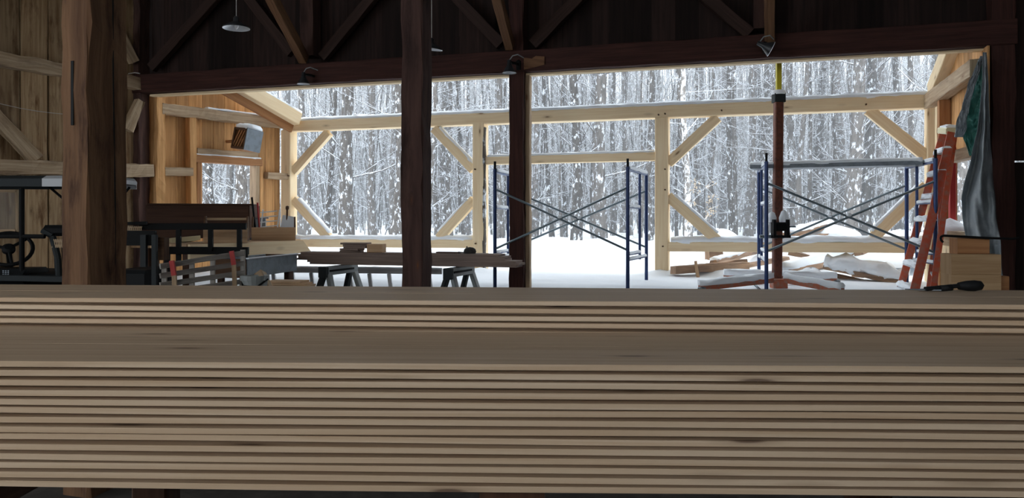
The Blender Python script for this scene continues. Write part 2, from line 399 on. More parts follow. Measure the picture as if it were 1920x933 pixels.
# barn posts
pL = base_at(178, 3.75)
lp = timber('barn_post', 'thick rough-hewn brown post nearest on the left, with cracks and a slot', 'post', pL, up_to(pL, 6.4), .24, .17, nB, 'post', bev=.012, **HEW)
m = MB(); c = P(143, 150, 3.62)
fd = -nB
m = MB(); q0 = pL - nB * .121 - eB * .012; m.bar(V((q0.x, q0.y, EYE + (HY - 235) / F * 3.65)), V((q0.x, q0.y, EYE + (HY - 115) / F * 3.65)), .004, .017, nB, bev=.001)
m.build('mortise_slot', 'black', lp, label='long narrow dark slot cut into the post')
m = MB(); q0 = pL + eB * .086 + nB * .03; m.bar(V((q0.x, q0.y, .5)), V((q0.x, q0.y, 3.4)), .006, .004, eB, seg=30, wave=.02, bev=.0005)
m.build('drying_crack', 'black', lp, label='long dark drying crack')
p7 = base_at(781, 6.7)
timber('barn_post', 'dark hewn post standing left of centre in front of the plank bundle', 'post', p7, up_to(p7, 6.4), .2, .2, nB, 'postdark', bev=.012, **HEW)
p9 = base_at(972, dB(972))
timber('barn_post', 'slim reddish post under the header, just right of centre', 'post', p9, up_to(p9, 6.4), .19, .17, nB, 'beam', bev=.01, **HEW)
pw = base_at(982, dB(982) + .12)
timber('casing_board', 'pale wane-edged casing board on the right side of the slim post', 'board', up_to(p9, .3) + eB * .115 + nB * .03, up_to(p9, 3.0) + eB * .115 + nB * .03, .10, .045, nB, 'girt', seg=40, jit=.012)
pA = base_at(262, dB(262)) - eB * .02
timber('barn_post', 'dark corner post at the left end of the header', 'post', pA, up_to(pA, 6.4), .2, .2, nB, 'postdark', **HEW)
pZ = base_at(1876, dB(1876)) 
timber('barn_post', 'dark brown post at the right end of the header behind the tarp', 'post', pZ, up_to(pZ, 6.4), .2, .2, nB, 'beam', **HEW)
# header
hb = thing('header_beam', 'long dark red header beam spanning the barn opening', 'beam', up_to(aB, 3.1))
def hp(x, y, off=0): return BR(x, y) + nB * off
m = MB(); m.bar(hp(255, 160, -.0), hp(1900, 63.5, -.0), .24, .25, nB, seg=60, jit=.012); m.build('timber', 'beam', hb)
m = MB(); p0, p1 = hp(989, 123, -.125), hp(1026, 121, -.125)
m.slab([hp(988, 112, -.125), hp(1003, 114, -.125), hp(1010, 109, -.125), hp(1026, 110, -.125), hp(1026, 125, -.125), hp(1008, 130, -.125), hp(988, 134, -.125)], -nB * .006)
m.build('raw_patch', 'brace', hb, label='lighter raw wood patch on the beam face')
m = MB(); m.bar(hp(280, 178.5, .06), hp(1849, 90.5, .06), .10, .028, nB, seg=30, jit=.004); m.build('trim', 'new', hb, label='pale strip of fresh wood under the beam')
# posts above the header and braces
for px, lab in ((582, 'dark post above the header near the left clamp lamp'), (1430, 'dark post above the header near the right clamp lamp')):
    b0 = base_at(px, dB(px)); zt = EYE + (HY - (150 - (px - 275) * .054)) / F * dB(px)
    timber('upper_post', lab, 'post', up_to(b0, zt + .18), up_to(b0, 6.4), .19, .19, nB, 'postdark', seg=20, jit=.01)
def brace(x0, y0, x1, y1, d0, d1, lab, mat='brace', w=.1, h=.13):
    return timber('knee_brace', lab, 'brace', P(x0, y0, d0), P(x1, y1, d1), w, h, eB, mat, seg=14, jit=.008)
brace(570, 112, 496, -30, dB(570) - .12, dB(570) - 1.1, 'brown brace rising from the post above the left clamp lamp')
brace(956, 86, 926, -30, dB(960) - .12, dB(960) - .9, 'brown brace rising from the slim centre post')
brace(1443, 72, 1443, -40, dB(1440) - .12, dB(1440) - .75, 'brown brace stub rising above the right clamp lamp')
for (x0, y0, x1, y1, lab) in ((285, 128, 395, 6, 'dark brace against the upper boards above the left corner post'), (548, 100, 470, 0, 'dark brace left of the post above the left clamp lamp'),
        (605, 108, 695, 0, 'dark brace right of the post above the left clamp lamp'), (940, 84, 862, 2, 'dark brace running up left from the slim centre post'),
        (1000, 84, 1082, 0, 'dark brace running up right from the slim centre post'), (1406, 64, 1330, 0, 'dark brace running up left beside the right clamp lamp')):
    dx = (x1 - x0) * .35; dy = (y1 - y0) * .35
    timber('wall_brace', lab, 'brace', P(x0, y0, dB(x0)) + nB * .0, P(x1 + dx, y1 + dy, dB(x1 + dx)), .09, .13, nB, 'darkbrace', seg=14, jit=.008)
# left wall girts and braces (old)
def LW(x, y, off=.0): return P(x, y, dL(x)) + nL * off
timber('wall_girt', 'upper hewn girt across the old left wall boards', 'girt', LW(-120, 92, .08), LW(262, 160, .08), .12, .16, nL, 'oldgirt', seg=24, jit=.03)
timber('wall_girt', 'lower hewn girt across the old left wall behind the cart roof', 'girt', LW(-120, 310, .08), LW(279, 321, .08), .12, .17, nL, 'oldgirt', seg=24, jit=.03)
timber('wall_brace', 'pale diagonal brace at the lower left of the old wall', 'brace', LW(-50, 180, .07), LW(62, 300, .07), .1, .16, nL, 'oldgirt', seg=12, jit=.02)
timber('wall_brace', 'short pale brace beside the dark corner post', 'brace', LW(232, 245, .08), LW(256, 190, .08), .1, .12, nL, 'oldgirt', seg=6, jit=.02)
timber('wall_brace', 'short brown brace above the girt beside the corner post', 'brace', LW(246, 118, .08), LW(215, 60, .08), .1, .12, nL, 'oldgirt', seg=6, jit=.02)
m = MB(); pts = [LW(-40 + i * 30, 192 + i * 30 * .17 + 4 * math.sin(i / 5 * math.pi), .25) for i in range(7)]; m.path(pts, .004, 6); m.build('cord', 'wire', label='thin pale cord strung along the old left wall', cat='cord')
m = MB(); m.path([BR(250, 147) - nB * .14, BR(258, 142) - nB * .16, BR(268, 140) - nB * .15, BR(276, 141) - nB * .13], .007, 6); m.build('cable', 'wire', label='short loop of pale cable at the left end of the header', cat='cable')

# ------------------------------------------------------------------ left lean-to wall
s531 = (LW(531, 0) - LW(275, 0)); s531.z = 0; LL = s531.length
def sL(x): v = LW(x, 0) - LW(275, 0); v.z = 0; return v.length
wz0, wz1 = EYE + (HY - 420) / F * 11.6, EYE + (HY - 303) / F * 11.4
aLo = LW(275, 0); aLo.z = 0
ztopL = lambda s: 3.1 if s < .3 else 3.86 - (s / LL) * .86
m = MB(); planks(m, aLo + eL * .03, eL, LL - .1, .3, ztopL, -nL, w=.19, wj=.15, openings=((sL(368), sL(478), wz0, wz1),), jit=.005)
struct(m, 'wall_lean_to_left', 'wallpine')
wn = thing('window_1', None, None, up_to(LW(420, 0), wz0)); wn['kind'] = 'structure'
m = MB(); m.bar(LW(360, 297, .05), LW(484, 305, .05), .12, .11, nL, seg=8, jit=.006); m.build('lintel', 'brownpine', wn)
m = MB(); m.bar(LW(367, 305, .04), LW(367, 432, .04), .11, .07, nL); m.build('jamb', 'brownpine', wn)
m = MB(); m.bar(LW(476, 309, .02), LW(476, 425, .02), .16, .07, nL); m.build('jamb', 'girt', wn)
m = MB(); m.bar(LW(360, 432, .05), LW(484, 422, .05), .12, .08, nL); m.build('sill', 'brownpine', wn)
m = MB(); m.snowcap(LW(362, 290.5, .05), LW(482, 298.5, .05), .11, .025, nL); m.build('snow', 'capsnow', wn)
m = MB(); m.bar(LW(486, 300, .03), LW(486, 440, .03), .06, .06, nL); m.build('casing', 'wallpine', wn)
g1 = thing('wall_girt', 'upper weathered girt across the orange pine wall, edged with snow', 'girt', LW(410, 220))
m = MB(); m.bar(LW(294, 205, .09), LW(536, 234, .09), .13, .15, nL, seg=24, jit=.02); m.build('timber', 'girt', g1)
m = MB(); m.snowcap(LW(380, 204, .09), LW(530, 223.5, .09), .1, .02, nL); m.build('snow', 'capsnow', g1)
timber('wall_girt', 'grey-brown board just above the window lintel', 'girt', LW(364, 284, .05), LW(478, 293, .05), .07, .10, nL, 'girt', seg=10, jit=.01)
timber('wall_girt', 'short pale girt left of the window, ending at the stud', 'girt', LW(300, 321, .09), LW(352, 322.5, .09), .1, .12, nL, 'girt', seg=6, jit=.015)
timber('girt_end_block', 'small upright pale block on the jamb post at the girt end', 'block', LW(294, 308, .09), LW(295, 334, .09), .06, .03, nL, 'girt')
timber('wall_girt', 'short girt between the window and the frame corner post', 'girt', LW(494, 329, .07), LW(537, 331, .07), .1, .1, nL, 'girt', seg=6, jit=.015)
timber('wall_stud', 'upright stud left of the window in the orange pine wall', 'stud', LW(352, 219, .07), LW(355, 470, .07), .13, .10, nL, 'wallpine', seg=10, jit=.01)
timber('jamb_post', 'pale orange jamb post just inside the left end of the opening', 'post', LW(291, 150, .07), LW(291, 480, .07), .16, .13, nL, 'wallpine', seg=20, jit=.02)
# crate on the wall
cr = thing('slatted_crate', 'small tilted slatted wooden box with a snow cap fixed to the orange wall', 'box', LW(468, 265, .2))
R_ = (eL * .97 + nL * -.0).normalized()
c0 = P(462, 262, dL(462) - .55)
ex = V((.80, -.55, -.12)).normalized(); uz = V((.22, 0, 1)); uz = (uz - ex * uz.dot(ex)).normalized(); ey = uz.cross(ex).normalized()
def CR(a, b, c): return c0 + ex * a + ey * b + uz * c
m = MB()
for sz in (-.14, .14): m.bar(CR(-.15, -.12, sz), CR(.15, -.12, sz), .02, .035, ey)
for sx_ in (-.14, .14): m.bar(CR(sx_, -.12, -.15), CR(sx_, -.12, .15), .02, .035, ey)
m.build('frame', 'toteend', cr)
for k in range(4):
    m = MB(); a_ = -.11 + k * .06; m.bar(CR(a_ - .03, -.115, -.12), CR(a_ + .08, -.115, .12), .012, .022, ey); m.build('slat', 'brownpine', cr)
m = MB(); m.slab([CR(.16, -.14, -.16), CR(.16, .14, -.16), CR(.16, .14, .16), CR(.16, -.14, .16)], ex * .015); m.build('side_panel', 'zinc', cr, label='grey side panel')
m = MB(); m.slab([CR(-.16, -.10, -.16), CR(.16, -.10, -.16), CR(.16, .14, -.16), CR(-.16, .14, -.16)], uz * .015)
m.slab([CR(-.16, .13, -.16), CR(.16, .13, -.16), CR(.16, .13, .16), CR(-.16, .13, .16)], ey * .015); m.slab([CR(-.16, -.10, .16), CR(.16, -.10, .16), CR(.16, .14, .16), CR(-.16, .14, .16)], -uz * .015)
m.slab([CR(-.16, -.12, -.16), CR(-.16, .14, -.16), CR(-.16, .14, .16), CR(-.16, -.12, .16)], ex * .015)
m.build('box_body', 'brownpine', cr)
m = MB(); m.snowcap(CR(-.12, 0, .165), CR(.16, 0, .165), .25, .07, ey, seg=8); m.build('snow', 'capsnow', cr, smooth=True)
m = MB(); m.bar(c0, c0 - nL * .5 + Z * .0, .04, .04, Z); m.build('bracket', 'brownpine', cr)

# ------------------------------------------------------------------ new timber frame beyond the barn
def gz(v): return ground_z(v.x, v.y)
fr = thing('new_timber_structure', 'pale new pine timber frame with posts, plate and braces standing in the snow', 'timber frame', up_to(FR(1150, 415), .55))
def fbar(name, p, q, a, b, side=nF, mat='new', snow=None, **k):
    mb = MB(); mb.bar(p, q, a, b, side, seg=k.pop('seg', 10), jit=k.pop('jit', .003), **k); o = mb.build(name, mat, fr)
    if snow:
        off = snow[0]; t = snow[1]; mb = MB()
        d = (q - p).normalized(); u = nF.cross(d); u = u if u.z > 0 else -u
        mb.snowcap(p + u * (b / 2) + d * off, q + u * (b / 2) - d * off, a * .92, t, nF); o2 = mb.build('snow', 'capsnow', o, smooth=True)
    return o
for px, ytop in ((542, 245), (901, 232), (1242, 222), (1751, 196)):
    tp = FR(px, ytop); bt = up_to(tp, gz(tp) - .25); fbar('post', bt, tp, .2, .18)
m = MB(); tp = FR(901, 240) - nF * .07 + eF * .088; m.bar(up_to(tp, .55), tp, .06, .03, nF, seg=30, jit=.012); m.build('bark_edge', 'bark', fr, label='strip of bark left on the post')
fbar('top_plate', FR(537, 238), FR(1768, 190), .19, .165, snow=(.05, .06), seg=30)
fbar('girt', FR(552, 455), FR(892, 457), .16, .125, snow=(.05, .07))
fbar('girt', FR(1252, 462), FR(1740, 464), .16, .13, snow=(.05, .08))
fbar('window_header', FR(913, 301.5), FR(1231, 293.5), .14, .115, snow=(.03, .035))
for (x0, y0, x1, y1, sn) in ((551, 322, 617, 248, 0), (552, 374, 618, 447, 1), (815, 241, 888, 318, 1), (889, 374, 824, 446, 1),
                             (1253, 306, 1346, 220, 0), (1253, 368, 1345, 450, 1), (1628, 206, 1737, 294, 0), (1737, 348, 1636, 446, 1)):
    fbar('knee_brace', FR(x0, y0), FR(x1, y1), .10, .135, snow=(.06, .035) if sn else None)
# pegs
for (x, y) in ((1237, 217), (1249, 215), (1249, 318), (1249, 356), (1245, 461), (896, 318), (549, 330), (1354, 209), (1622, 198), (897, 456)):
    m = MB(); c = FR(x, y) - nF * .1; m.tube(c, c - nF * .035, .011, 8); m.build('peg', 'toteend', fr)
for (x0, y0, x1, y1) in ((556, 224, 290, 70), (1757, 170, 1838, -27)):
    left = x0 < 900
    d0, d1 = (12.3, 10.35) if left else (9.4, 7.6)
    a, b = P(x0, y0, d0), P(x1, y1, d1); b = a.lerp(b, .80); sd = nL if left else nR
    mb = MB(); mb.bar(a + sd * .02, b + sd * .02, .17, .2, sd, seg=8, jit=.003); o = mb.build('rafter', 'new', fr)
    d = (b - a).normalized(); u = sd.cross(d); u = u if u.z > 0 else -u
    mb = MB(); mb.snowcap(a + u * .1 + sd * .02, b + u * .1 + sd * .02, .15, .04, sd); mb.build('snow', 'capsnow', o, smooth=True)
    timber('rake_board', 'brown rake board below the %s rafter against the wall boards' % ('left' if left else 'right'), 'board', a - u * .15 - sd * .05, b - u * .15 - sd * .05, .05, .14, sd, 'brownpine' if left else 'wallpine')

# ------------------------------------------------------------------ right lean-to wall
def RW(x, y, off=0): return P(x, y, dR(x)) + nR * off
aR = RW(1850, 0); aR.z = 0; LR = (RW(1762, 0) - RW(1850, 0)); LR.z = 0; LR = LR.length
def sR(x): v = RW(x, 0) - RW(1850, 0); v.z = 0; return v.length
rz0, rz1 = EYE + (HY - 436) / F * 8.4, EYE + (HY - 278) / F * 8.4
m = MB(); planks(m, aR, eR, LR - .05, .2, lambda s: 3.1 if s < .3 else 3.68 - s / LR * .72, -nR, w=.17, wj=.15, openings=((sR(1836), sR(1793), rz0, rz1),), jit=.004)
struct(m, 'wall_lean_to_right', 'wallpine')
w2 = thing('window_2', None, None, RW(1812, 436)); w2['kind'] = 'structure'
m = MB(); m.bar(RW(1840, 283, .04), RW(1786, 283 + 14, .04), .12, .12, nR); m.build('lintel', 'girt', w2)
m = MB(); m.bar(RW(1846, 440, .07), RW(1765, 434, .07), .2, .05, nR); m.build('sill', 'girt', w2)
m = MB(); m.lathe(RW(1800, 432, .10), [(.0, .14), (.05, .11), (.13, .05), (.21, .0), (.2, -.04)], 20, squash=1.3); m.build('snow', 'capsnow', w2, smooth=True)
g2 = thing('wall_girt', 'pale girt rising toward the camera along the right wall, edged with snow', 'girt', RW(1800, 160))
m = MB(); m.bar(RW(1757, 190, .09), RW(1850, 126, .09), .12, .17, nR, seg=12, jit=.012); m.build('timber', 'girt', g2)
m = MB(); m.snowcap(RW(1762, 177, .09), RW(1840, 122, .09), .08, .025, nR); m.build('snow', 'capsnow', g2)
timber('wall_stud', 'brown stud under the right wall girt above the stepladder', 'stud', RW(1781, 178, .06), RW(1781, 540, .06), .12, .10, nR, 'brownpine', seg=8, jit=.006)
timber('red_board', 'bright red painted board at the right window edge', 'board', RW(1791, 276, .03), RW(1791, 440, .03), .06, .085, nR, 'red')
timber('corner_board', 'fresh pale board beside the frame corner post, right wall', 'board', RW(1768, 200, .05), RW(1768, 548, .05), .05, .10, nR, 'new')
timber('apron_board', 'wide pale board beneath the snowy sill of the right wall', 'board', RW(1842, 462, .07), RW(1766, 452, .07), .03, .16, nR, 'girt')
m = MB()
planks(m, RW(1835, 465, .08) * 1, eR, sR(1766) - sR(1835), .25, EYE + (HY - 462) / F * 8.3, nR, w=.32, wj=.1)
struct(m, 'wall_below_sill', 'new')
timber('opening_casing', 'thin pale casing at the right edge of the barn opening', 'board', BR(1850, 95) + nB * .1, up_to(BR(1850, 95) + nB * .1, .2), .1, .03, nB, 'new')

# ------------------------------------------------------------------ trees
def make_tree_mesh(name, h, r, nb, seed, mat, lean=0, zmin=1.2):
    rnd = random.Random(seed); mb = MB()
    pts = []; x = y = 0
    for k in range(9):
        pts.append(V((x, y, h * k / 8))); x += rnd.uniform(-.13, .13) * h / 14 + lean; y += rnd.uniform(-.13, .13) * h / 14
    for k in range(8):
        r0 = r * (1 - .85 * k / 8) * (1.25 if k == 0 else 1); r1 = r * (1 - .85 * (k + 1) / 8); mb.tube(pts[k], pts[k + 1], r0, 7, r1, cap=False)
    def at(z):
        t = min(7.99, max(0, z / h * 8)); k = int(t); return pts[k].lerp(pts[k + 1], t - k)
    for b in range(nb):
        z = zmin + (h * .97 - zmin) * (b + rnd.random()) / nb; a = rnd.uniform(0, 6.28); L = rnd.uniform(.7, 2.4) * (1 - .35 * z / h) * h / 13
        up = rnd.uniform(.0, .8); p = at(z); d = V((math.cos(a), math.sin(a), up)).normalized(); rr = max(.011, r * .12 * rnd.uniform(.5, 1.4) * (1 - .5 * z / h))
        for s in range(3):
            d = (d + V((rnd.uniform(-.35, .35), rnd.uniform(-.35, .35), rnd.uniform(-.15, .35)))).normalized(); q = p + d * L / 3
            mb.tube(p, q, rr, 4, rr * .7, cap=False)
            for t in range(2):
                d2 = (d + V((rnd.uniform(-1, 1), rnd.uniform(-1, 1), rnd.uniform(-.3, .8)))).normalized(); mb.tube(p.lerp(q, rnd.random()), p.lerp(q, .5) + d2 * L * rnd.uniform(.2, .45), rr * .5, 3, rr * .3, cap=False)
            p = q; rr *= .7
    mb.open = True
    return mb.mesh(name, mat, V((0, 0, 0)), smooth=True)
specs = [(17, .15, 46), (16, .11, 42), (15, .075, 38), (18, .19, 44), (14, .055, 34), (16, .09, 46), (13, .045, 30), (17, .13, 40)]
TM = [make_tree_mesh('tree_%s' % 'abcdefgh'[i], h, r, nb, 100 + i, 'bark', zmin=.8) for i, (h, r, nb) in enumerate(specs)]
rt = random.Random(5); cnt = 0; placed = []
# hand placed large trunks: px, depth, mesh
hand = [(650, 24, 3), (610, 25, 5), (700, 27, 0), (742, 23, 0), (575, 27, 1), (845, 26, 1), (1000, 27, 5), (1035, 26, 2), (1080, 24, 0), (1124, 25, 3), (1150, 28, 1), (1182, 30, 5),
        (1290, 22.5, 7), (1330, 27, 2), (1375, 26, 5), (1400, 28, 1), (1435, 26, 0), (1490, 25, 7), (1515, 24, 2), (1560, 26, 5), (1590, 23, 3), (1622, 24, 0), (1685, 25, 7), (400, 24, 0), (425, 27, 5), (455, 22, 3),
        (1470, 23, 5), (1540, 28, 0), (940, 26, 1), (965, 24, 2), (870, 25, 4), (800, 24, 5), (1720, 23, 1), (1806, 21, 3), (1660, 28, 5)]
def put_tree(x, y, mi, mesh=None, sc=None):
    global cnt
    o = bpy.data.objects.new('tree', mesh or TM[mi]); COL.objects.link(o)
    o.location = (x, y, ground_z(x, y) - .1); o.rotation_euler = (rt.uniform(-.03, .03), rt.uniform(-.03, .03), rt.uniform(0, 6.28)); s = sc or rt.uniform(.85, 1.2); o.scale = (s, s, s)
    cnt += 1
    return o
TLAB = 'bare snow-flecked hardwood tree in the dense forest beyond the timber frame'
for px, d, mi in hand:
    tag(put_tree((px - CX) / F * d, d, mi), TLAB, 'tree', 'snow-flecked forest trees')
while cnt < 298:
    d = 23 + 47 * rt.random() ** 1.25; u = rt.uniform(-.50, .68)
    x = u * d
    if x * nF.x + d * nF.y < 24: continue
    if any((x - a) ** 2 + (d - b) ** 2 < .25 for a, b in placed): continue
    placed.append((x, d)); tag(put_tree(x, d, rt.choice([0, 1, 1, 2, 2, 4, 4, 5, 5, 6, 6, 7])), TLAB, 'tree', 'snow-flecked forest trees')
wm = make_tree_mesh('white_tree', 15, .085, 30, 300, 'barkwhite', zmin=1.0)
o = put_tree((1290 - CX) / F * 20.5, 20.5, 0, wm, 1.0); o.name = 'tree'
tag(o, 'tree trunk plastered white with snow, just right of the third frame post', 'tree')
# young beech with dead leaves
lm = MB()
rl = random.Random(9); bx, by = (1318 - CX) / F * 18, 18; bz = ground_z(bx, by)
br_ = thing('sapling', 'small sapling keeping pale tan dead leaves, low behind the right brace', 'sapling', (bx, by, bz))
lm = MB(); lm.tube(V((bx, by, bz)), V((bx + .05, by, bz + 1.6)), .012, 5, .006)
tips = []
for k in range(12):
    z = bz + .5 + k * .09; a = rl.uniform(0, 6.28); q = V((bx + .35 * math.cos(a), by + .35 * math.sin(a), z + .15)); lm.tube(V((bx + .03, by, z)), q, .006, 4, .003); tips.append((V((bx, by, z)), q))
lm.build('stem', 'bark', br_)
lm = MB()
for a, b in tips:
    for k in range(9):
        c = a.lerp(b, rl.uniform(.3, 1.05)) + V([rl.uniform(-.05, .05) for _ in range(3)]); e = V([rl.uniform(-1, 1) for _ in range(3)]).normalized() * .035; f = e.orthogonal().normalized() * .02
        lm.slab([c - e, c + f, c + e, c - f], V((0, 0, .002)))
lm.build('foliage', 'leaf', br_)
# far trees (beyond the 300 nearest), uncountable
far = MB(); rf = random.Random(11)
for k in range(2300):
    d = 52 + 95 * rf.random() ** .9; x = rf.uniform(-.56, .74) * d; z = ground_z(x, d) if k < 0 else (.785 + .018 * (x * nF.x + d * nF.y - 30)); h = rf.uniform(15, 23); r = rf.uniform(.05, .17)
    lx, ly = rf.uniform(-.6, .6), rf.uniform(-.4, .4)
    far.tube(V((x, d, z - .3)), V((x + lx, d + ly, z + h)), r, 4, r * .3, cap=False)
far.open = True
far.build('distant_trees', 'barkfar', kind='stuff', label='mass of thin grey trunks deep in the forest', cat='distant trees', smooth=True)
tw = MB(); rf = random.Random(12)
for k in range(26000):
    d = 25 + 55 * rf.random() ** .8; x = rf.uniform(-.52, .70) * d
    s_ = x * nF.x + d * nF.y
    if s_ < 25: continue
    z0 = (.57 + .011 * (s_ - 10.5)) if s_ < 30 else .785 + .018 * (s_ - 30)
    zmax = EYE + .24 * d - z0; z = z0 + zmax * rf.random() ** 1.15 * 1.05
    L = rf.uniform(.25, 1.1) * (d / 40) ** .5; a = rf.uniform(0, 6.28); el = rf.gauss(.35, .55); dd = V((math.cos(a) * math.cos(el), math.sin(a) * math.cos(el), math.sin(el)))
    p = V((x, d, z)); r = rf.uniform(.006, .016) * (d / 35) ** .8
    q = p + dd * L * .5; q2 = q + (dd + V((rf.uniform(-.4, .4), rf.uniform(-.4, .4), rf.uniform(-.5, .2)))).normalized() * L * .5
    tw.tube(p, q, r, 3, r * .85, cap=False); tw.tube(q, q2, r * .85, 3, r * .5, cap=False)
for k in range(1500):
    d = 27 + 45 * rf.random(); x = rf.uniform(-.52, .70) * d; s_ = x * nF.x + d * nF.y
    if s_ < 27: continue
    z0 = ground_z(x, d); h = rf.uniform(5, 14); r = rf.uniform(.012, .045); p = V((x, d, z0 - .1)); q = p + V((rf.gauss(0, .5), rf.gauss(0, .4), h * .5)); q2 = q + V((rf.gauss(0, .8), rf.gauss(0, .5), h * .5))
    tw.tube(p, q, r, 4, r * .7, cap=False); tw.tube(q, q2, r * .7, 4, r * .3, cap=False)
tw.open = True
tw.build('snowy_twigs', 'bark', kind='stuff', label='tangle of fine snow-covered twigs filling the forest', cat='twigs', smooth=True)

hz, nth_, bh = newmat('falling_snow_haze'); hv_ = N(nth_, 'ShaderNodeVolumeScatter'); hv_.inputs['Density'].default_value = .010; hv_.inputs['Color'].default_value = (.92, .96, 1, 1)
nth_.nodes.remove(bh); nth_.links.new(hv_.outputs[0], nth_.nodes['Material Output'].inputs['Volume'])
m = MB(); q_ = [nF * 17 - eF * 130, nF * 17 + eF * 150, nF * 190 + eF * 150, nF * 190 - eF * 130]
m.slab([V((p.x, p.y, -2)) for p in q_], (0, 0, 34)); m.build('snowfall_haze', hz, kind='stuff', label='pale haze of falling snow hanging in the forest', cat='haze')
S.cycles.volume_bounces = 1

# ------------------------------------------------------------------ scrap lumber pile in the snow
pl = [(1262, 506, 1400, 497, 10.2, 10.6, .14, .1, 0, 'weathered timber half buried in snow right of the third frame post'),
      (1326, 479, 1352, 478, 11.0, 11.1, .1, .12, 0, 'short pale beam end poking out of the snow under the right girt'),
      (1337, 492, 1418, 470, 10.6, 12.2, .09, .07, .04, 'grey plank under a ridge of snow at the left of the scrap pile'),
      (1330, 501, 1396, 493, 10.5, 10.8, .12, .12, 0, 'stubby brown beam with a ragged snowy top at the left of the pile'),
      (1395, 498, 1475, 484, 10.6, 11.4, .1, .05, 0, 'thin plank sloping behind the blue scaffold legs'),
      (1462, 514, 1640, 468, 10.0, 11.6, .14, .10, .10, 'long brown beam with a thick snow ridge rising to the right'),
      (1548, 499, 1700, 531, 9.9, 9.4, .34, .05, .16, 'broad board loaded with a deep snow slab, sloping down right'),
      (1560, 517, 1650, 536, 9.9, 9.7, .1, .07, 0, 'brown beam tucked under the snow-loaded board'),
      (1600, 520, 1690, 543, 10.1, 9.6, .12, .06, 0, 'dark damp plank at the lower right of the pile'),
      (1528, 446, 1578, 434, 12.6, 12.9, .12, .08, 0, 'reddish board tip above the right girt'),
      (1474, 440, 1548, 420, 12.4, 13.2, .3, .07, .05, 'stack of brown boards under snow behind the lift mast'),
      (1468, 449, 1535, 428, 12.2, 12.9, .2, .04, 0, 'thin brown board just under the snowy stack behind the mast'),
      (1610, 479, 1650, 470, 10.9, 11.2, .14, .09, 0, 'splintered beam end at the centre of the pile'),
      (1480, 473, 1545, 487, 11.2, 10.9, .1, .05, 0, 'narrow plank crossing the snowy pile below the girt')]
for (x0, y0, x1, y1, d0, d1, w, h, sn, lab) in pl:
    t = thing('scrap_lumber', lab, 'lumber', P((x0 + x1) / 2, (y0 + y1) / 2, (d0 + d1) / 2), 'scrap lumber in the snow pile')
    a, b = P(x0, y0, d0), P(x1, y1, d1); sd = V((-(b - a).y, (b - a).x, 0))
    m = MB(); m.bar(a, b, w, h, sd, seg=10, jit=.02); m.build('timber', 'pilewood', t)
    if sn:
        m = MB(); m.snowcap(a + Z * h * .45, b + Z * h * .45, w, sn, sd, seg=14, jit=.5); m.build('snow', 'capsnow', t, smooth=True)
timber('stake', 'short pale stake standing upright in the snow at the pile', 'stake', P(1309, 520, 10.1), P(1304, 489, 10.1), .04, .035, nF, 'tote', seg=4, jit=.008)
for k, (x, y, d, r, h, lab) in enumerate(((1590, 470, 11.8, .5, .25, 'rounded snow mound behind the loaded board'), (1690, 446, 12.8, .5, .26, 'snow mound with a dimple below the right brace'),
      (1520, 512, 9.6, .15, .14, 'small snow lump resting on the scrap beams'), (1660, 482, 10.9, .55, .2, 'wide snow hump right of the pile'), (1545, 432, 13.2, .6, .22, 'snow hump on the pile above the girt'), (1350, 437, 14.5, .3, .16, 'low snow-covered stone behind the girt left of the mast'))):
    m = MB(); c = P(x, y, d); rr = random.Random(k)
    def fn(a, b, c=c, r=r, h=h, k=k):
        t = a * 2 * math.pi; q = b * math.pi / 2; n_ = 1 + .25 * noise.noise(V((math.cos(t) * 1.5 + k * 5, math.sin(t) * 1.5, b * 2)))
        return c + V((r * n_ * math.cos(t) * math.sin(q) , r * n_ * math.sin(t) * math.sin(q), h * (math.cos(q) - .5) * n_))
    m.grid(fn, 24, 9); m.build('snow_mound', 'snow', label=lab, cat='snow mound', smooth=True)
m = MB(); bark_d = P(505, 440, 30)

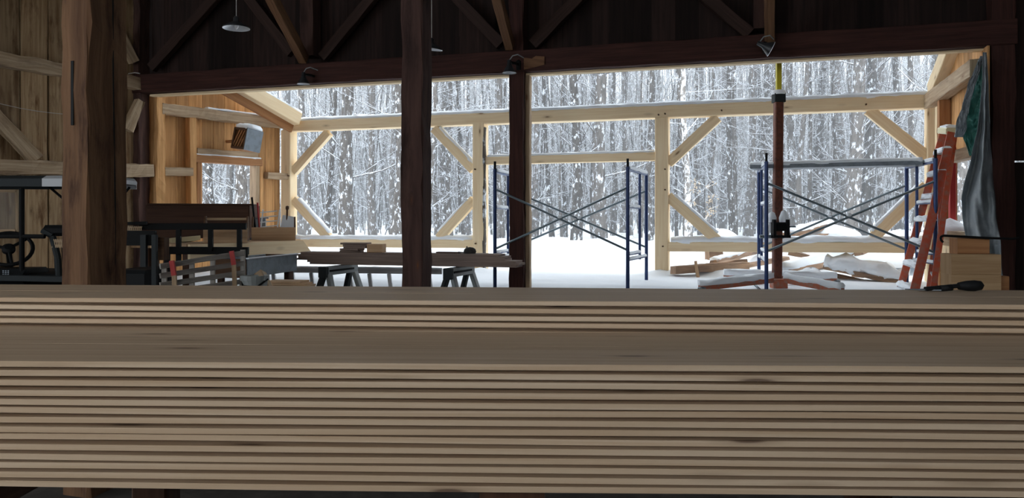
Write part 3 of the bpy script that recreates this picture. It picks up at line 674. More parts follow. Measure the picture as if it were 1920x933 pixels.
# ------------------------------------------------------------------ scaffolds
def scaffold(label, nearL, farL, nearR, farR, zrail, snow=.03, pins=True):
    """four leg points (x px, depth), rails at height zrail"""
    t = thing('scaffold', label, 'scaffold', up_to(P(nearR[0], HY, nearR[1]), .6))
    ends = []
    for (n_, f_) in ((nearL, farL), (nearR, farR)):
        fm = bpy.data.objects.new('end_frame', None); COL.objects.link(fm); fm.parent = t; ORG[fm.name] = world(t)
        a, b = P(n_[0], HY, n_[1]), P(f_[0], HY, f_[1]); L = b - a
        za, zb_ = gz(a) - .15, gz(b) - .15
        m = MB(); m.tube(up_to(a, za), up_to(a, zrail + .03), .021, 12); m.build('leg', 'blue', fm)
        m = MB(); m.tube(up_to(b, zb_), up_to(b, zrail + .03), .021, 12); m.build('leg', 'blue', fm)
        m = MB(); c = a + L * .62
        m.tube(up_to(a, zrail), up_to(b, zrail), .019, 10); m.build('top_rail', 'blue', fm)
        m = MB(); m.tube(up_to(c, .85), up_to(c, zrail), .016, 10); m.build('inner_post', 'blue', fm)
        for zz in (zrail - .42, zrail - .95, .87):
            q = b if zz == .87 else c
            m = MB(); m.tube(up_to(a, zz), up_to(q, zz), .014, 8); r_ = m.build('rung', 'blue', fm)
            m = MB(); m.snowcap(up_to(a, zz + .012) + L * .04, up_to(a.lerp(q, .95), zz + .012), .028, .022, L.cross(Z), seg=4); m.build('snow', 'capsnow', fm)
        m = MB(); m.snowcap(up_to(a, zrail + .016) + L * .03, up_to(b, zrail + .016) - L * .03, .04, snow, L.cross(Z), seg=6); m.build('snow', 'capsnow', fm)
        if pins: m = MB(); m.tube(up_to(a, zrail + .02), up_to(a, zrail + .12), .014, 8); m.build('pin', 'black', fm)
        ends.append((a, b))
    (a0, b0), (a1, b1) = ends
    for (p, q) in ((a0, a1), (b0, b1)):
        for (z0, z1) in ((zrail - .20, .98), (.98, zrail - .20)):
            m = MB(); m.tube(up_to(p, z0), up_to(q, z1), .013, 8); m.build('cross_brace', 'galv', t)
        c = p.lerp(q, .5); m = MB(); m.lathe(up_to(c, (zrail - .2 + .98) / 2 + .01), [(0, .035), (.02, .028), (.03, .0), (0, -.01)], 10); m.build('snow', 'capsnow', t)
    return t
scaffold('blue scaffold frame with crossed braces standing in snow before the middle bay', (928, 8.95), (966, 9.9), (1177, 8.55), (1212, 9.5), 1.88)
scaffold('blue scaffold carrying the snow-covered walkboard in the right bay', (1437, 8.25), (1423, 9.4), (1754, 7.85), (1700, 8.75), 1.915)
wb = thing('walkboard', 'aluminium scaffold walkboard with a long ridge of snow, on the right scaffold', 'walkboard', P(1570, 309, 8.8))
m = MB(); a, b = P(1409, 314, 8.95), P(1728, 306.5, 8.25)
m.bar(a, b, .30, .045, V((.3, .95, 0))); m.build('deck', 'zinc', wb)
m = MB(); m.snowcap(a + Z * .022, b + Z * .022, .29, .045, V((.3, .95, 0)), seg=30); m.build('snow', 'capsnow', wb, smooth=True)

# ------------------------------------------------------------------ material lift with mast
lf = thing('material_lift', 'brown steel mast lift with yellow inner pole on a splayed orange base', 'lift', up_to(P(1460, HY, 8.7), .57))
mx = P(1460, HY, 8.7)
m = MB(); m.bar(up_to(mx, .62) + V((-.02, 0, 0)), up_to(mx, EYE + (HY - 178) / F * 8.7), .09, .095, (0, 1, 0), bev=.01); m.build('mast', 'rust', lf)
m = MB(); m.bar(up_to(mx, EYE + (HY - 182) / F * 8.7), up_to(mx, 3.42), .05, .055, (0, 1, 0)); m.build('inner_pole', 'yellow', lf, label='yellow inner pole')
m = MB(); m.bar(up_to(mx, EYE + (HY - 192) / F * 8.7), up_to(mx, EYE + (HY - 175) / F * 8.7), .12, .125, (0, 1, 0)); m.build('collar', 'darkgrey', lf)
m = MB(); m.lathe(up_to(mx, EYE + (HY - 176) / F * 8.7), [(.04, .045), (.07, .04), (.085, .01), (.08, -.01)], 14); m.build('snow', 'capsnow', lf, smooth=True)
wn_ = MB(); c = P(1460, 428, 8.6)
wn_.bar(c + V((-.075, -.05, -.10)), c + V((-.075, -.05, .10)), .1, .03, (0, 1, 0)); wn_.bar(c + V((.075, -.05, -.10)), c + V((.075, -.05, .10)), .1, .03, (0, 1, 0))
wn_.lathe(c + V((-.07, -.03, .02)), [(.0, 0), (.05, 0), (.05, .14), (0, .14)], 14, axis=(1, 0, 0)); wn_.bar(c + V((-.10, -.05, -.09)), c + V((.11, -.05, -.09)), .05, .03, (0, 1, 0))
wo = wn_.build('winch', 'black', lf)
m = MB(); m.tube(c + V((.1, -.05, .02)), c + V((.17, -.06, .02)), .01, 8); m.tube(c + V((-.22, -.02, -.09)), c + V((-.02, -.02, -.09)), .02, 8); m.build('crank_handle', 'galv', wo)
m = MB(); m.lathe(c + V((-.075, 0, .09)), [(0, .10), (.03, .085), (.05, .03), (.045, -.02)], 12); m.lathe(c + V((.06, 0, .09)), [(0, .12), (.03, .1), (.055, .03), (.05, -.02)], 12); m.build('snow', 'capsnow', wo, smooth=True)
m = MB(); c2 = P(1460, 532, 8.55); m.bar(up_to(c2, .40), up_to(c2, .66), .14, .16, (0, 1, 0)); m.build('base_socket', 'orange_steel', lf)
for (x0, y0, d0, x1, y1, d1) in ((1312, 540, 8.25, 1448, 525, 8.5), (1472, 525, 8.5, 1580, 545, 7.95), (1357, 518, 9.1, 1462, 521, 9.0), (1462, 521, 9.0, 1568, 524, 8.9)):
    a, b = P(x0, y0, d0), P(x1, y1, d1); sd = V((-(b - a).y, (b - a).x, 0)); m = MB(); m.bar(a, b, .06, .055, sd); lg = m.build('leg', 'orange_steel', lf)
    m = MB(); m.snowcap(a + Z * .03, b + Z * .03, .075, .055, sd, seg=10, jit=.5); m.build('snow', 'capsnow', lg, smooth=True)
for (x, y, d) in ((1568, 527, 8.9), (1316, 541, 8.25)):
    m = MB(); c = P(x, y, d); m.lathe(c + Z * -.05, [(.03, -.12), (.03, .02), (.045, .02), (.045, .06), (0, .09)], 10); m.build('leg_end', 'zinc', lf)
m = MB(); m.bar(P(1412, 530, 8.6), P(1430, 548, 8.3), .02, .02, (0, 1, 0)); m.build('stay', 'galv', lf)

# ------------------------------------------------------------------ stepladder
sl = thing('stepladder', 'orange fibreglass stepladder with snow on its steps and cap', 'stepladder', up_to(P(1730, HY, 8.0), .6))
r1a, r1b = P(1770, 246, 8.25), P(1686, 548, 8.6)
r2a, r2b = P(1785, 248, 7.95), P(1712, 556, 7.75)
r3a, r3b = P(1790, 250, 8.05), P(1748, 556, 7.3)
r4a, r4b = P(1780, 252, 8.3), P(1742, 540, 8.1)
for a, b, w in ((r1a, r1b, .075), (r2a, r2b, .085)): m = MB(); m.bar(a, b, w, .025, (b - a).cross(r2b - r1b)); m.build('front_rail', 'orange', sl)
for a, b in ((r3a, r3b), (r4a, r4b)): m = MB(); m.bar(a, b, .055, .022, (b - a).cross(r3b - r4b)); m.build('rear_rail', 'orange', sl)
for k in range(7):
    t = (k + 1) / 7.35; p, q = r1a.lerp(r1b, t), r2a.lerp(r2b, t); q.z = p.z
    m = MB(); m.bar(p, q, .09, .02, (1, 0, 0)); st = m.build('step', 'alu', sl)
    m = MB(); m.snowcap(p + Z * .01, q + Z * .01, .09, .045, (1, 0, 0), seg=4); m.build('snow', 'capsnow', st)
for t in (.35, .65, .9): m = MB(); m.bar(r3a.lerp(r3b, t), r4a.lerp(r4b, t), .02, .02, Z); m.build('rear_brace', 'alu', sl)
m = MB(); c = (r1a + r2a + r3a + r4a) / 4; m.bar(r1a.lerp(r4a, .4) + Z * .02 - (r2a - r1a) * .15, r2a.lerp(r3a, .4) + Z * .02 + (r2a - r1a) * .12, .15, .07, (1, 0, 0), bev=.012); cp = m.build('top_cap', 'cream', sl, label='cream plastic top cap')
m = MB(); m.snowcap(r1a.lerp(r4a, .4) + Z * .055, r2a.lerp(r3a, .4) + Z * .055, .12, .03, (1, 0, 0), seg=5); m.build('snow', 'capsnow', cp)

# ------------------------------------------------------------------ tarp
def interp(rows, y):
    for (y0, a0, b0), (y1, a1, b1) in zip(rows, rows[1:]):
        if y <= y1: t = (y - y0) / (y1 - y0); return a0 + (a1 - a0) * t, b0 + (b1 - b0) * t
    return rows[-1][1:]
tp_ = thing('tarpaulin', 'grey and green tarpaulin hanging in folds at the right end of the opening', 'tarpaulin', P(1850, 540, 7.3))
def sheet(rows, d, amp, name, mat, fold=3.5, off=0):
    y0, y1 = rows[0][0], rows[-1][0]
    def fn(a, b):
        y = y0 + (y1 - y0) * a; xl, xr = interp(rows, y); x = xl + (xr - xl) * b + min(4, (xr - xl) * .1) * noise.noise(V((a * 7, off, 1)))
        w = min(1, (xr - xl) / 40)
        dd = d + amp * w * 2.2 * noise.noise(V((b * fold * .55 + off, a * 2.2, off))) + amp * .5 * w * noise.noise(V((b * fold * 1.3 + a * 2, a * 7, off))) + .05 * w * noise.noise(V((a * 9, b * 3, off))) + .015 * noise.noise(V((a * 34, b * 9, off)))
        return P(x, y, dd)
    m = MB(); m.grid(fn, 90, 28); m.open = True; o = m.build(name, mat, tp_, smooth=True)
    md = o.modifiers.new('thickness', 'SOLIDIFY'); md.thickness = .002
    return o
sheet([(98, 1843, 1850), (150, 1842, 1853), (200, 1838, 1855), (250, 1832, 1857), (295, 1821, 1860), (330, 1812, 1862), (370, 1802, 1866), (440, 1808, 1872), (500, 1825, 1880), (548, 1842, 1888)], 7.2, .10, 'grey_side', 'tarp', 4.4)
sheet([(112, 1834, 1850), (180, 1812, 1848), (240, 1803, 1842), (262, 1808, 1836), (292, 1818, 1832)], 7.42, .05, 'green_side', 'tarpgreen', 3, 2)
sheet([(105, 1838, 1846), (150, 1818, 1832), (200, 1803, 1817), (240, 1791, 1812), (257, 1789, 1806)], 7.36, .03, 'grey_flap', 'tarp', 2, 5)

# ------------------------------------------------------------------ timber offcuts and pry bar at the right, on a low bench
bn = thing('workbench', 'low plank bench under the timber offcuts behind the stack', 'bench', V((2.55, 4.3, 0)))
zb_ = EYE - (553 - HY) / F * 4.25
m = MB(); m.bar(V((2.15, 4.35, zb_ - .02)), V((3.1, 4.2, zb_ - .02)), .4, .04, (0, 1, 0)); m.build('top', 'darkbox', bn)
for (x, y) in ((2.22, 4.2), (2.22, 4.48), (3.0, 4.08), (3.0, 4.36)): m = MB(); m.bar(V((x, y, 0)), V((x, y, zb_ - .04)), .06, .06, (0, 1, 0)); m.build('leg', 'darkbox', bn)
c = P(1816, 545, 4.2)
eO = V((.985, -.17, 0))
def block(cx, y, d, w, dp, h, lab, mat='tote', ex=eO, name='timber_offcut'):
    m = MB(); c = P(cx, y, d); m.box(c, w, dp, h, ex, bev=.004); return m.build(name, mat, label=lab, cat='wood block')
zbk = zb_
M['offcut'] = wood('offcut_pine', (.47, .32, .18), (.33, .2, .1), knots=.06, var=.08)
def blk(px, d, z, w, dp, h, lab, mat='offcut', ex=eO):
    m = MB(); c = P(px, HY, d); c.z = z; m.box(c, w, dp, h, ex, bev=.004); return m.build('timber_offcut', mat, label=lab, cat='wood block')
blk(1819, 4.35, zbk, .255, .16, .112, 'large square pine offcut, bottom of the two stacked behind the lumber')
blk(1819, 4.35, zbk + .112, .255, .16, .113, 'large pine offcut with a knot, stacked upon another')
blk(1817, 4.37, zbk + .225, .165, .12, .088, 'smaller brown offcut on top of the two large ones', 'brownpine')
blk(1872, 4.36, zbk, .07, .1, .1, 'small dark offcut beside the stacked ones', 'brownpine')
m = MB(); a = P(1768, 471, 4.3); 
pr = [P(1768, 477, 4.30), P(1764, 472, 4.30), P(1764, 467, 4.30), P(1769, 464.5, 4.30), P(1800, 466, 4.3), P(1850, 469, 4.28), P(1900, 471, 4.26), P(1912, 468, 4.26)]
zt = zbk + .313 + .008
pr = [V((p.x, p.y, p.z + zt - P(1817, 467, 4.3).z)) for p in pr]
m.path(pr, .0065, 8); m.build('pry_bar', 'black', label='black hooked pry bar lying across the smaller offcut', cat='pry bar')

# ------------------------------------------------------------------ lumber bundle on two sawhorses
def sawhorse(x0, d0, lab):
    a = V(((x0 - CX) / F * d0, d0, 0)); e = V((.309, .951, 0)); L = .64; zt = .845
    t = thing('sawhorse', lab, 'sawhorse', a + e * L / 2)
    m = MB(); m.bar(up_to(a, zt - .05), up_to(a + e * L, zt - .05), .075, .09, e.cross(Z)); tb = m.build('top_beam', 'horse', t)
    m = MB(); s_ = e.cross(Z); m.bar(up_to(a + e * .06, zt - .05) + s_ * .04, up_to(a + e * .55, zt - .05) + s_ * .04, .008, .02, s_); m.bar(up_to(a + e * .06, zt - .05) - s_ * .04, up_to(a + e * .55, zt - .05) - s_ * .04, .008, .02, s_); m.build('groove', 'black', tb)
    m = MB(); m.bar(up_to(a, zt - .06) - e * .02, up_to(a, zt - .06) + e * .03, .09, .11, s_); m.build('end_cap', 'darkgrey', tb)
    for sgn in (1, -1):
        for (k, (u0, u1)) in enumerate(((.06, -.04), (.58, .68))):
            m = MB(); q = up_to(a + e * u0, zt - .09) + s_ * (sgn * .03); b = a + e * u1 + s_ * (sgn * .26)
            m.bar(b, q, .045, .085, s_, bev=.01); m.build('leg', 'horse' if sgn > 0 else 'darkgrey', t)
        m = MB(); m.bar(up_to(a + e * .02, .4) + s_ * sgn * .17, up_to(a + e * .63, .4) + s_ * sgn * .17, .02, .05, s_); m.build('stretcher', 'horse', t)
    return t
sawhorse(606, 7.8, 'grey and black plastic sawhorse under the left of the plank bundle')
sawhorse(840, 7.55, 'grey and black plastic sawhorse under the right of the plank bundle, behind the dark post')
bz = .846; A = P(567, HY, 8.35); Bq = P(968, HY, 7.68); eP = flat(A, Bq); LP = (Bq - A).length; nP = V((-eP.y, eP.x, 0))
ords = ['lowest', 'second lowest', 'third from the bottom', 'third from the top', 'second from the top', 'topmost']
offs = [(.16, .0), (.13, .03), (.0, .0), (.02, -.02), (.0, -.03), (.05, -.09)]
for k in range(6):
    a, b = up_to(A, bz + .0215 * k + .0107) + eP * offs[k][0], up_to(Bq, bz + .0215 * k + .0107) + eP * offs[k][1]
    if k < 3: b = b + eP * .03
    else: b = b - eP * .06
    timber('plank', 'grey-brown plank, %s of the bundle lying on the sawhorses' % ords[k], 'plank', a, b, .24, .021, nP, 'bundle', group='planks bundled on the sawhorses', seg=10, jit=.003)
zt = bz + .0215 * 6
def onb(px): 
    t = (px - 567) / (968 - 567); d = 1 / (1 / 8.35 + (1 / 7.68 - 1 / 8.35) * t); return up_to(P(px, HY, d), zt)
for k, (x0, x1, w) in enumerate(((640, 676, .12), (643, 682, .11), (648, 688, .12), (645, 684, .1), (642, 690, .12))):
    a, b = onb(x0), onb(x1); m = MB(); m.bar(up_to(a, zt + .0205 * k + .01), up_to(b, zt + .0205 * k + .01) + nP * random.uniform(-.06, .06), w, .019, nP, seg=3, jit=.003)
    m.build('board_offcut', 'bundle', label='short board offcut, %s of five piled on the plank bundle' % ['lowest', 'second', 'middle', 'fourth', 'topmost'][k], cat='board offcut', group='short offcuts on the plank bundle')
m = MB(); c = onb(706); m.box(c, .17, .13, .088, (eP + nP * .15)); m.build('beam_offcut', 'tote', label='nail-marked square beam offcut on the plank bundle', cat='wood block')
m = MB(); m.bar(onb(820) + Z * .008, onb(862) + Z * .008, .08, .014, nP); m.build('lath', 'darkbox', label='thin dark strip on the bundle right of the dark post', cat='lath')
hh = thing('work_cap', 'dark rounded cap lying on the right end of the plank bundle', 'cap', onb(880))
m = MB(); c = onb(881); m.lathe(c, [(.062, 0), (.068, .02), (.06, .045), (.035, .06), (0, .066)], 18, squash=.9); m.build('crown', 'cloth', hh, smooth=True)
m = MB(); m.slab([c + V((-.05, -.04, .004)), c + V((-.115, -.02, .012)), c + V((-.12, .02, .012)), c + V((-.05, .05, .004))], (0, 0, .008)); m.lathe(c + V((-.03, 0, .055)), [(.006, 0), (.008, .015), (0, .02)], 8); m.build('brim', 'cloth', hh)
# extension ladder lying on edge
ld = thing('extension_ladder', 'aluminium ladder lying on its edge behind the sawhorses', 'ladder', V((-1.9, 8.9, .3)))
a, b = P(500, 506, 9.3), P(829, 508.5, 8.95); zr = a.z
b.z = zr = .5 * (a.z + b.z)
for zz, nm in ((zr, 'rail'), (zr - .42, 'rail')):
    m = MB(); m.bar(up_to(a, zz), up_to(b, zz), .03, .075 * .8, flat(a, b).cross(Z), bev=.006); m.build(nm, 'alu', ld)
    if zz == zr: m = MB(); m.snowcap(up_to(a, zz + .03), up_to(b, zz + .03), .035, .02, flat(a, b).cross(Z)); m.build('snow', 'capsnow', ld)
for k in range(9):
    t = (k + .35) / 9; p = a.lerp(b, t); m = MB(); m.bar(up_to(p, zr - .03), up_to(p, zr - .40) + (b - a).normalized() * .05, .03, .045, flat(a, b).cross(Z)); m.build('rung', 'alu', ld)
for s_ in (a.lerp(b, .08), a.lerp(b, .92)): m = MB(); m.bar(up_to(s_, 0), up_to(s_, zr - .45), .3, .05, flat(a, b).cross(Z)); m.build('block', 'darkbox', ld)

# ------------------------------------------------------------------ pine table with totes, left
T0, T1 = P(352, HY, 7.2), P(566, HY, 8.75); eT = flat(T0, T1); nT = V((-eT.y, eT.x, 0)); LT = (T1 - T0); LT.z = 0; LT = LT.length; ZT = 1.085
tb = thing('plank_table', 'pale pine plank table holding the wooden tool totes', 'table', up_to((T0 + T1) / 2, 0))
m = MB(); c = (T0 + T1) / 2 + nT * .34
for k in range(3): m.bar(up_to(T0, ZT - .02) + nT * (.13 + k * .24), up_to(T1, ZT - .02) + nT * (.13 + k * .24), .235, .04, nT)
m.build('top', 'tote', tb)
m = MB(); a, b = up_to(T0, ZT), up_to(T1, ZT)
m.slab([a, b - eT * .02, b + eT * .13 - Z * .13, b + eT * .02 - Z * .145, a - Z * .15], -nT * .03); m.build('apron', 'new', tb, label='pale knotty plank edge of the table')
for (s_, w) in ((.1, .1), (LT - .1, .1), (.1, .6), (LT - .1, .6)): m = MB(); q = T0 + eT * s_ + nT * w; m.bar(up_to(q, 0), up_to(q, ZT - .04), .07, .07, nT); m.build('leg', 'darkbox', tb)
def tote(c, L, Wd, H, E, ex, lab, handle=True, mat='tote'):
    t = thing('wooden_tote', lab, 'tool tote', c); ex = V(ex).normalized(); ey = V((-ex.y, ex.x, 0)); th = .015
    for s_ in (-1, 1): m = MB(); m.bar(c + ey * s_ * (Wd / 2) - ex * L / 2 + Z * H / 2, c + ey * s_ * (Wd / 2) + ex * L / 2 + Z * H / 2, th, H, ey); m.build('side', mat, t)
    m = MB(); m.bar(c - ex * L / 2 + Z * .008, c + ex * L / 2 + Z * .008, Wd, .014, ey); m.build('bottom', mat, t)
    for s_ in (-1, 1):
        q = c + ex * s_ * L / 2; m = MB()
        m.slab([q - ey * Wd / 2, q + ey * Wd / 2, q + ey * Wd / 2 + Z * H, q + ey * Wd * .2 + Z * E, q - ey * Wd * .2 + Z * E, q - ey * Wd / 2 + Z * H], ex * (-s_ * th)); m.build('end_panel', 'toteend', t)
    if handle: m = MB(); m.tube(c - ex * L / 2 + Z * (E - .03), c + ex * L / 2 + Z * (E - .03), .014, 10); m.build('handle', 'girt', t)
    return t
ex1 = V((.97, .25, 0))
cA = up_to(P(425, HY, 7.85), ZT); tote(cA, .42, .22, .15, .27, ex1, 'wooden tool tote with a dowel handle, nearest on the table')
cB = up_to(P(514, HY, 8.75), ZT); tote(cB, .47, .26, .15, .27, ex1, 'open pine tote holding white papers, at the far end of the table', False)
m = MB()
for k in range(4): m.bar(cB + ex1 * -.13 + V((0, -.06, .15 + k * .055)), cB + ex1 * .05 + V((0, -.06, .17 + k * .055)), .008, .012, (0, 1, 0))
for k in (-.13, .05): m.bar(cB + ex1 * k + V((-.01, -.06, .02)), cB + ex1 * k + V((.03, -.06, .35)), .008, .014, (0, 1, 0))
m.build('white_rack', 'white', label='white wire rack leaning in the far pine tote', cat='rack')
m = MB(); c = cB + ex1 * .1 + V((0, .02, .05)); m.slab([c + V((-.06, 0, 0)), c + V((.12, 0, 0)), c + V((.10, .05, .22)), c + V((-.03, .06, .24))], V((0, .01, 0))); m.build('paper_sheet', 'white', label='white paper sticking out of the far pine tote', cat='paper')
m = MB(); c = cB + ex1 * -.20 + V((0, .02, .03)); m.tube(c, c + V((-.05, 0, .46)), .012, 8); m.build('pry_bar', 'black', label='black bar standing upright in the far tote', cat='bar')
m = MB(); c = cB + ex1 * -.17 + V((0, .06, .03)); m.tube(c, c + V((-.03, 0, .40)), .011, 8); m.build('tool_handle', 'red', label='dark red tool handle beside the upright black bar', cat='tool')
m = MB(); c = up_to(P(482, HY, 9.2), ZT + .0); m.box(c, .2, .14, .25, ex1); m.box(c + Z * .25, .27, .16, .012, ex1); m.build('grey_box', 'zinc', label='grey sheet metal box behind the totes below the window', cat='box')
m = MB(); c = cB + ex1 * .12 + V((0, .06, .15)); m.lathe(c, [(.01, 0), (.012, .2), (.02, .21), (.02, .24), (0, .25)], 8, axis=(.0, .1, 1)); m.build('brush', 'toteend', label='small brush standing in the far tote against the wall', cat='brush')
# long dark chest
ch = thing('long_chest', 'long dark brown wooden chest below the window, behind the black rack', 'chest', P(372, 440, 8.75))
a, b = P(276, HY, 8.75), P(466, HY, 8.95); zt = EYE + (HY - 383) / F * 8.85
for off, nm in ((0, 'front_panel'), (.36, 'rear_panel')): m = MB(); m.bar(up_to(a, zt - .2) + V((0, off, 0)), up_to(b, zt - .2) + V((0, off, 0)), .025, .38, (0, 1, 0)); m.build(nm, 'darkbox', ch)
for q in (a, b): m = MB(); m.bar(up_to(q, zt - .2), up_to(q, zt - .2) + V((0, .36, 0)), .025, .38, (1, 0, 0)); m.build('end_panel', 'darkbox', ch)
m = MB(); m.bar(up_to(a, zt) - V((.02, -.17, 0)), up_to(b, zt) + V((.02, .17, 0)), .42, .018, (0, 1, 0)); m.build('lid', 'darkbox', ch)
for q in (up_to(a, 0) + V((.08, .04, 0)), up_to(b, 0) + V((-.08, .04, 0)), up_to(a, 0) + V((.08, .32, 0)), up_to(b, 0) + V((-.08, .32, 0))): m = MB(); m.bar(q, up_to(q, zt - .39), .06, .06, (0, 1, 0)); m.build('leg', 'darkbox', ch)
# metal trough
tr = thing('metal_trough', 'dull grey metal trough under the edge of the pine table', 'trough', P(505, 520, 7.4))
a, b = P(462, HY, 6.95), P(555, HY, 8.0); e = flat(a, b); n_ = V((-e.y, e.x, 0)); zt = .965
for off, tp2 in ((0, 0), (.34, 0)): m = MB(); m.bar(up_to(a, zt - .09) + n_ * off, up_to(b, zt - .09) + n_ * off, .02, .17, n_); m.build('side', 'zinc', tr)
for q in (a, b): m = MB(); m.bar(up_to(q, zt - .09), up_to(q, zt - .09) + n_ * .34, .02, .17, e); m.build('end', 'toteend', tr, label='brown end panel')
m = MB(); m.bar(up_to(a, zt - .17) + n_ * .17, up_to(b, zt - .17) + n_ * .17, .34, .015, n_); m.build('bottom', 'zinc', tr)
m = MB(); m.bar(up_to(a, zt) - n_ * .01, up_to(b, zt) - n_ * .01, .03, .012, n_); m.build('rim', 'alu', tr)
for q in (a + e * .1 + n_ * .05, b - e * .1 + n_ * .05, a + e * .1 + n_ * .3, b - e * .1 + n_ * .3): m = MB(); m.bar(up_to(q, 0), up_to(q, zt - .17), .05, .05, n_); m.build('leg', 'darkbox', tr)
# bucket, post end, low crate with boards
bk = thing('bucket', 'grey bucket with a thick rim between the slatted side and the trough', 'bucket', V((0, 0, 0)))
cb = P(478, HY, 6.55); bk.location = up_to(cb, 0); ORG[bk.name] = up_to(cb, 0)
m = MB(); m.lathe(up_to(cb, 0), [(.09, .5), (.11, .80), (.125, .80), (.125, .84), (.105, .84), (.10, .79), (.085, .52), (.0, .52)], 20, squash=.8); m.lathe(up_to(cb, 0), [(.14, 0), (.14, .5), (0, .5)], 12); m.build('pail', 'horse', bk)
m = MB(); m.path([up_to(cb, .81) + V((-.11, 0, 0)), up_to(cb, .76) + V((-.07, -.1, 0)), up_to(cb, .75) + V((.05, -.1, 0)), up_to(cb, .81) + V((.11, 0, 0))], .008, 6); m.build('bail', 'black', bk)
m = MB(); m.bar(P(488, 512, 6.7), P(505, 548, 6.6), .09, .07, (0, 1, 0)); m.bar(P(505, 548, 6.6), up_to(P(512, 548, 6.6), 0), .09, .07, (0, 1, 0)); m.build('leaning_slat', 'girt', label='pale cream board leaning beside the bucket', cat='board')
ct = thing('low_crate', 'low wooden crate behind the stack below the ladder', 'crate', up_to(P(540, HY, 7.0), 0))
m = MB(); m.box(up_to(P(535, HY, 7.2), 0), .45, .3, .70, eB); m.build('body', 'darkbox', ct)
for k in range(3):
    m = MB(); a, b = up_to(P(497, HY, 7.0), .71 + k * .018), up_to(P(582 - 8 * k, HY, 7.0), .71 + k * .018); m.bar(a + V((0, .1 + .03 * k, 0)), b + V((0, .1, 0)), .2, .017, (0, 1, 0))
    m.build('loose_board', 'tote', label='short pale board, %s of three on the low crate' % ['lowest', 'middle', 'topmost'][k], cat='board', group='boards on the low crate')

# ------------------------------------------------------------------ slatted grey stock gate with red stakes
gt = thing('slatted_gate', 'weathered grey slatted rack side with red-topped stakes', 'slatted side', up_to(P(380, HY, 6.4), 0))
GA, GB = (300, 6.15), (457, 6.75)
def G(t, y): x = GA[0] + (GB[0] - GA[0]) * t; d = 1 / (1 / GA[1] + (1 / GB[1] - 1 / GA[1]) * t); return P(x, y, d)
gn = V((.1, -1, 0))
for k, (y0, y1) in enumerate(((499, 474), (517, 493), (534, 511), (550, 527), (566, 545))):
    m = MB(); m.bar(G(0, y0), G(1, y1), .018, .042, gn, seg=10, jit=.006); m.build('slat', 'grey', gt)
for t, yt in ((.04, 496), (.37, 490), (.62, 486), (.98, 468)):
    p = G(t, yt) + V((0, .02, 0)); m = MB(); m.bar(up_to(p, 0), p, .02, .04, gn); m.build('upright', 'grey', gt)
for t, yt in ((.16, 488), (.87, 470)):
    p = G(t, yt) - V((0, .03, 0)); q = p + V((.02, 0, -.12)); m = MB(); m.bar(up_to(q + V((.04, 0, 0)), 0), q, .025, .035, gn); st = m.build('stake', 'girt', gt)
    m = MB(); m.bar(q - V((0, .001, 0)), p, .028, .037, gn); m.build('red_tip', 'red', st, label='red painted stake top')

# ------------------------------------------------------------------ utility cart (open vehicle) at the left
uv_ = thing('utility_cart', 'dark open utility cart with grey roof, steering wheel and seats at the left', 'utility cart', V((-4.3, 7.2, 0)))
DN, DF_ = 6.9, 7.9
def U(x, y, d=DN): return P(x, y, d)
# roof
def roofpart(x0, x1, name, mat, rnd=False):
    m = MB(); c0, c1 = U(x0, 341, 7.1), U(x1, 341, 7.1); h = .085
    pts = [(-.31, -.055), (-.29, -.055), (-.28, -.02), (.28, -.02), (.29, -.055), (.31, -.055), (.31, .015), (.24, .045), (-.24, .045), (-.31, .015)]
    m.prof(c0, c1, (0, 1, 0), [(a, b if c1.x > c0.x else b) for a, b in pts], seg=4)
    if rnd: m.prof(c1, c1 + V((.07, 0, -.01)), (0, 1, 0), pts, taper=.55)
    return m.build(name, mat, uv_)
roofpart(-90, 117, 'roof_front', 'darkgrey'); roofpart(117, 226, 'roof_rear', 'roofgrey', True)
for (x, d) in ((41, DN), (41, 7.35), (226, DN), (226, 7.35), (-70, DN)):
    m = MB(); a = U(x, 346, d); m.tube(up_to(a, .5), up_to(a, 1.6), .022, 10); m.build('roof_post', 'black', uv_)
m = MB(); a = U(91, 349, 7.3); m.tube(a, a + V((.32, 0, -.27)), .012, 6); m.build('roof_strut', 'black', uv_); m = MB(); b2 = U(243, 351, 7.3); m.tube(b2, b2 + V((-.06, 0, -.07)), .012, 6); m.build('roof_strut', 'black', uv_)
ws = MB(); d_ = 7.9
for (p, q) in (((-60, 358), (32, 358)), ((-60, 432), (32, 432)), ((32, 356), (32, 434)), ((-60, 356), (-60, 434))): ws.bar(U(p[0], p[1], d_), U(q[0], q[1], d_), .02, .025, (0, 1, 0) )
wf = ws.build('windshield_frame', 'girt', uv_); m = MB(); m.slab([U(-60, 358, d_), U(32, 358, d_), U(32, 432, d_), U(-60, 432, d_)], (0, .006, 0)); m.build('pane', 'glass', wf)
m = MB(); m.tube(U(-90, 442, DN), U(84, 443, DN), .02, 10); m.build('grab_rail', 'black', uv_)
sw = V((.35, -.62, .62)); sc_ = U(16, 466, 7.05)
m = MB(); m.torus(sc_, .19, .018, sw); st = m.build('steering_wheel', 'blackpl', uv_, smooth=True)
a_ = sw.normalized().orthogonal().normalized(); b_ = sw.normalized().cross(a_)
m = MB()
for t in (.3, 2.4, 4.5): m.tube(sc_, sc_ + (a_ * math.cos(t) + b_ * math.sin(t)) * .185, .014, 8)
m.lathe(sc_ - sw.normalized() * .02, [(0, 0), (.055, 0), (.055, .03), (.03, .045), (0, .045)], 16, axis=sw); m.build('spokes', 'blackpl', st)
m = MB(); m.tube(sc_, sc_ - sw.normalized() * .45, .025, 10); m.build('column', 'black', uv_)
m = MB(); c = U(15, 518, 7.05); m.bar(c + V((-.5, 0, .0)), c + V((.26, 0, .0)), .4, .16, (0, 1, 0), bev=.05); m.build('dashboard', 'blackpl', uv_)
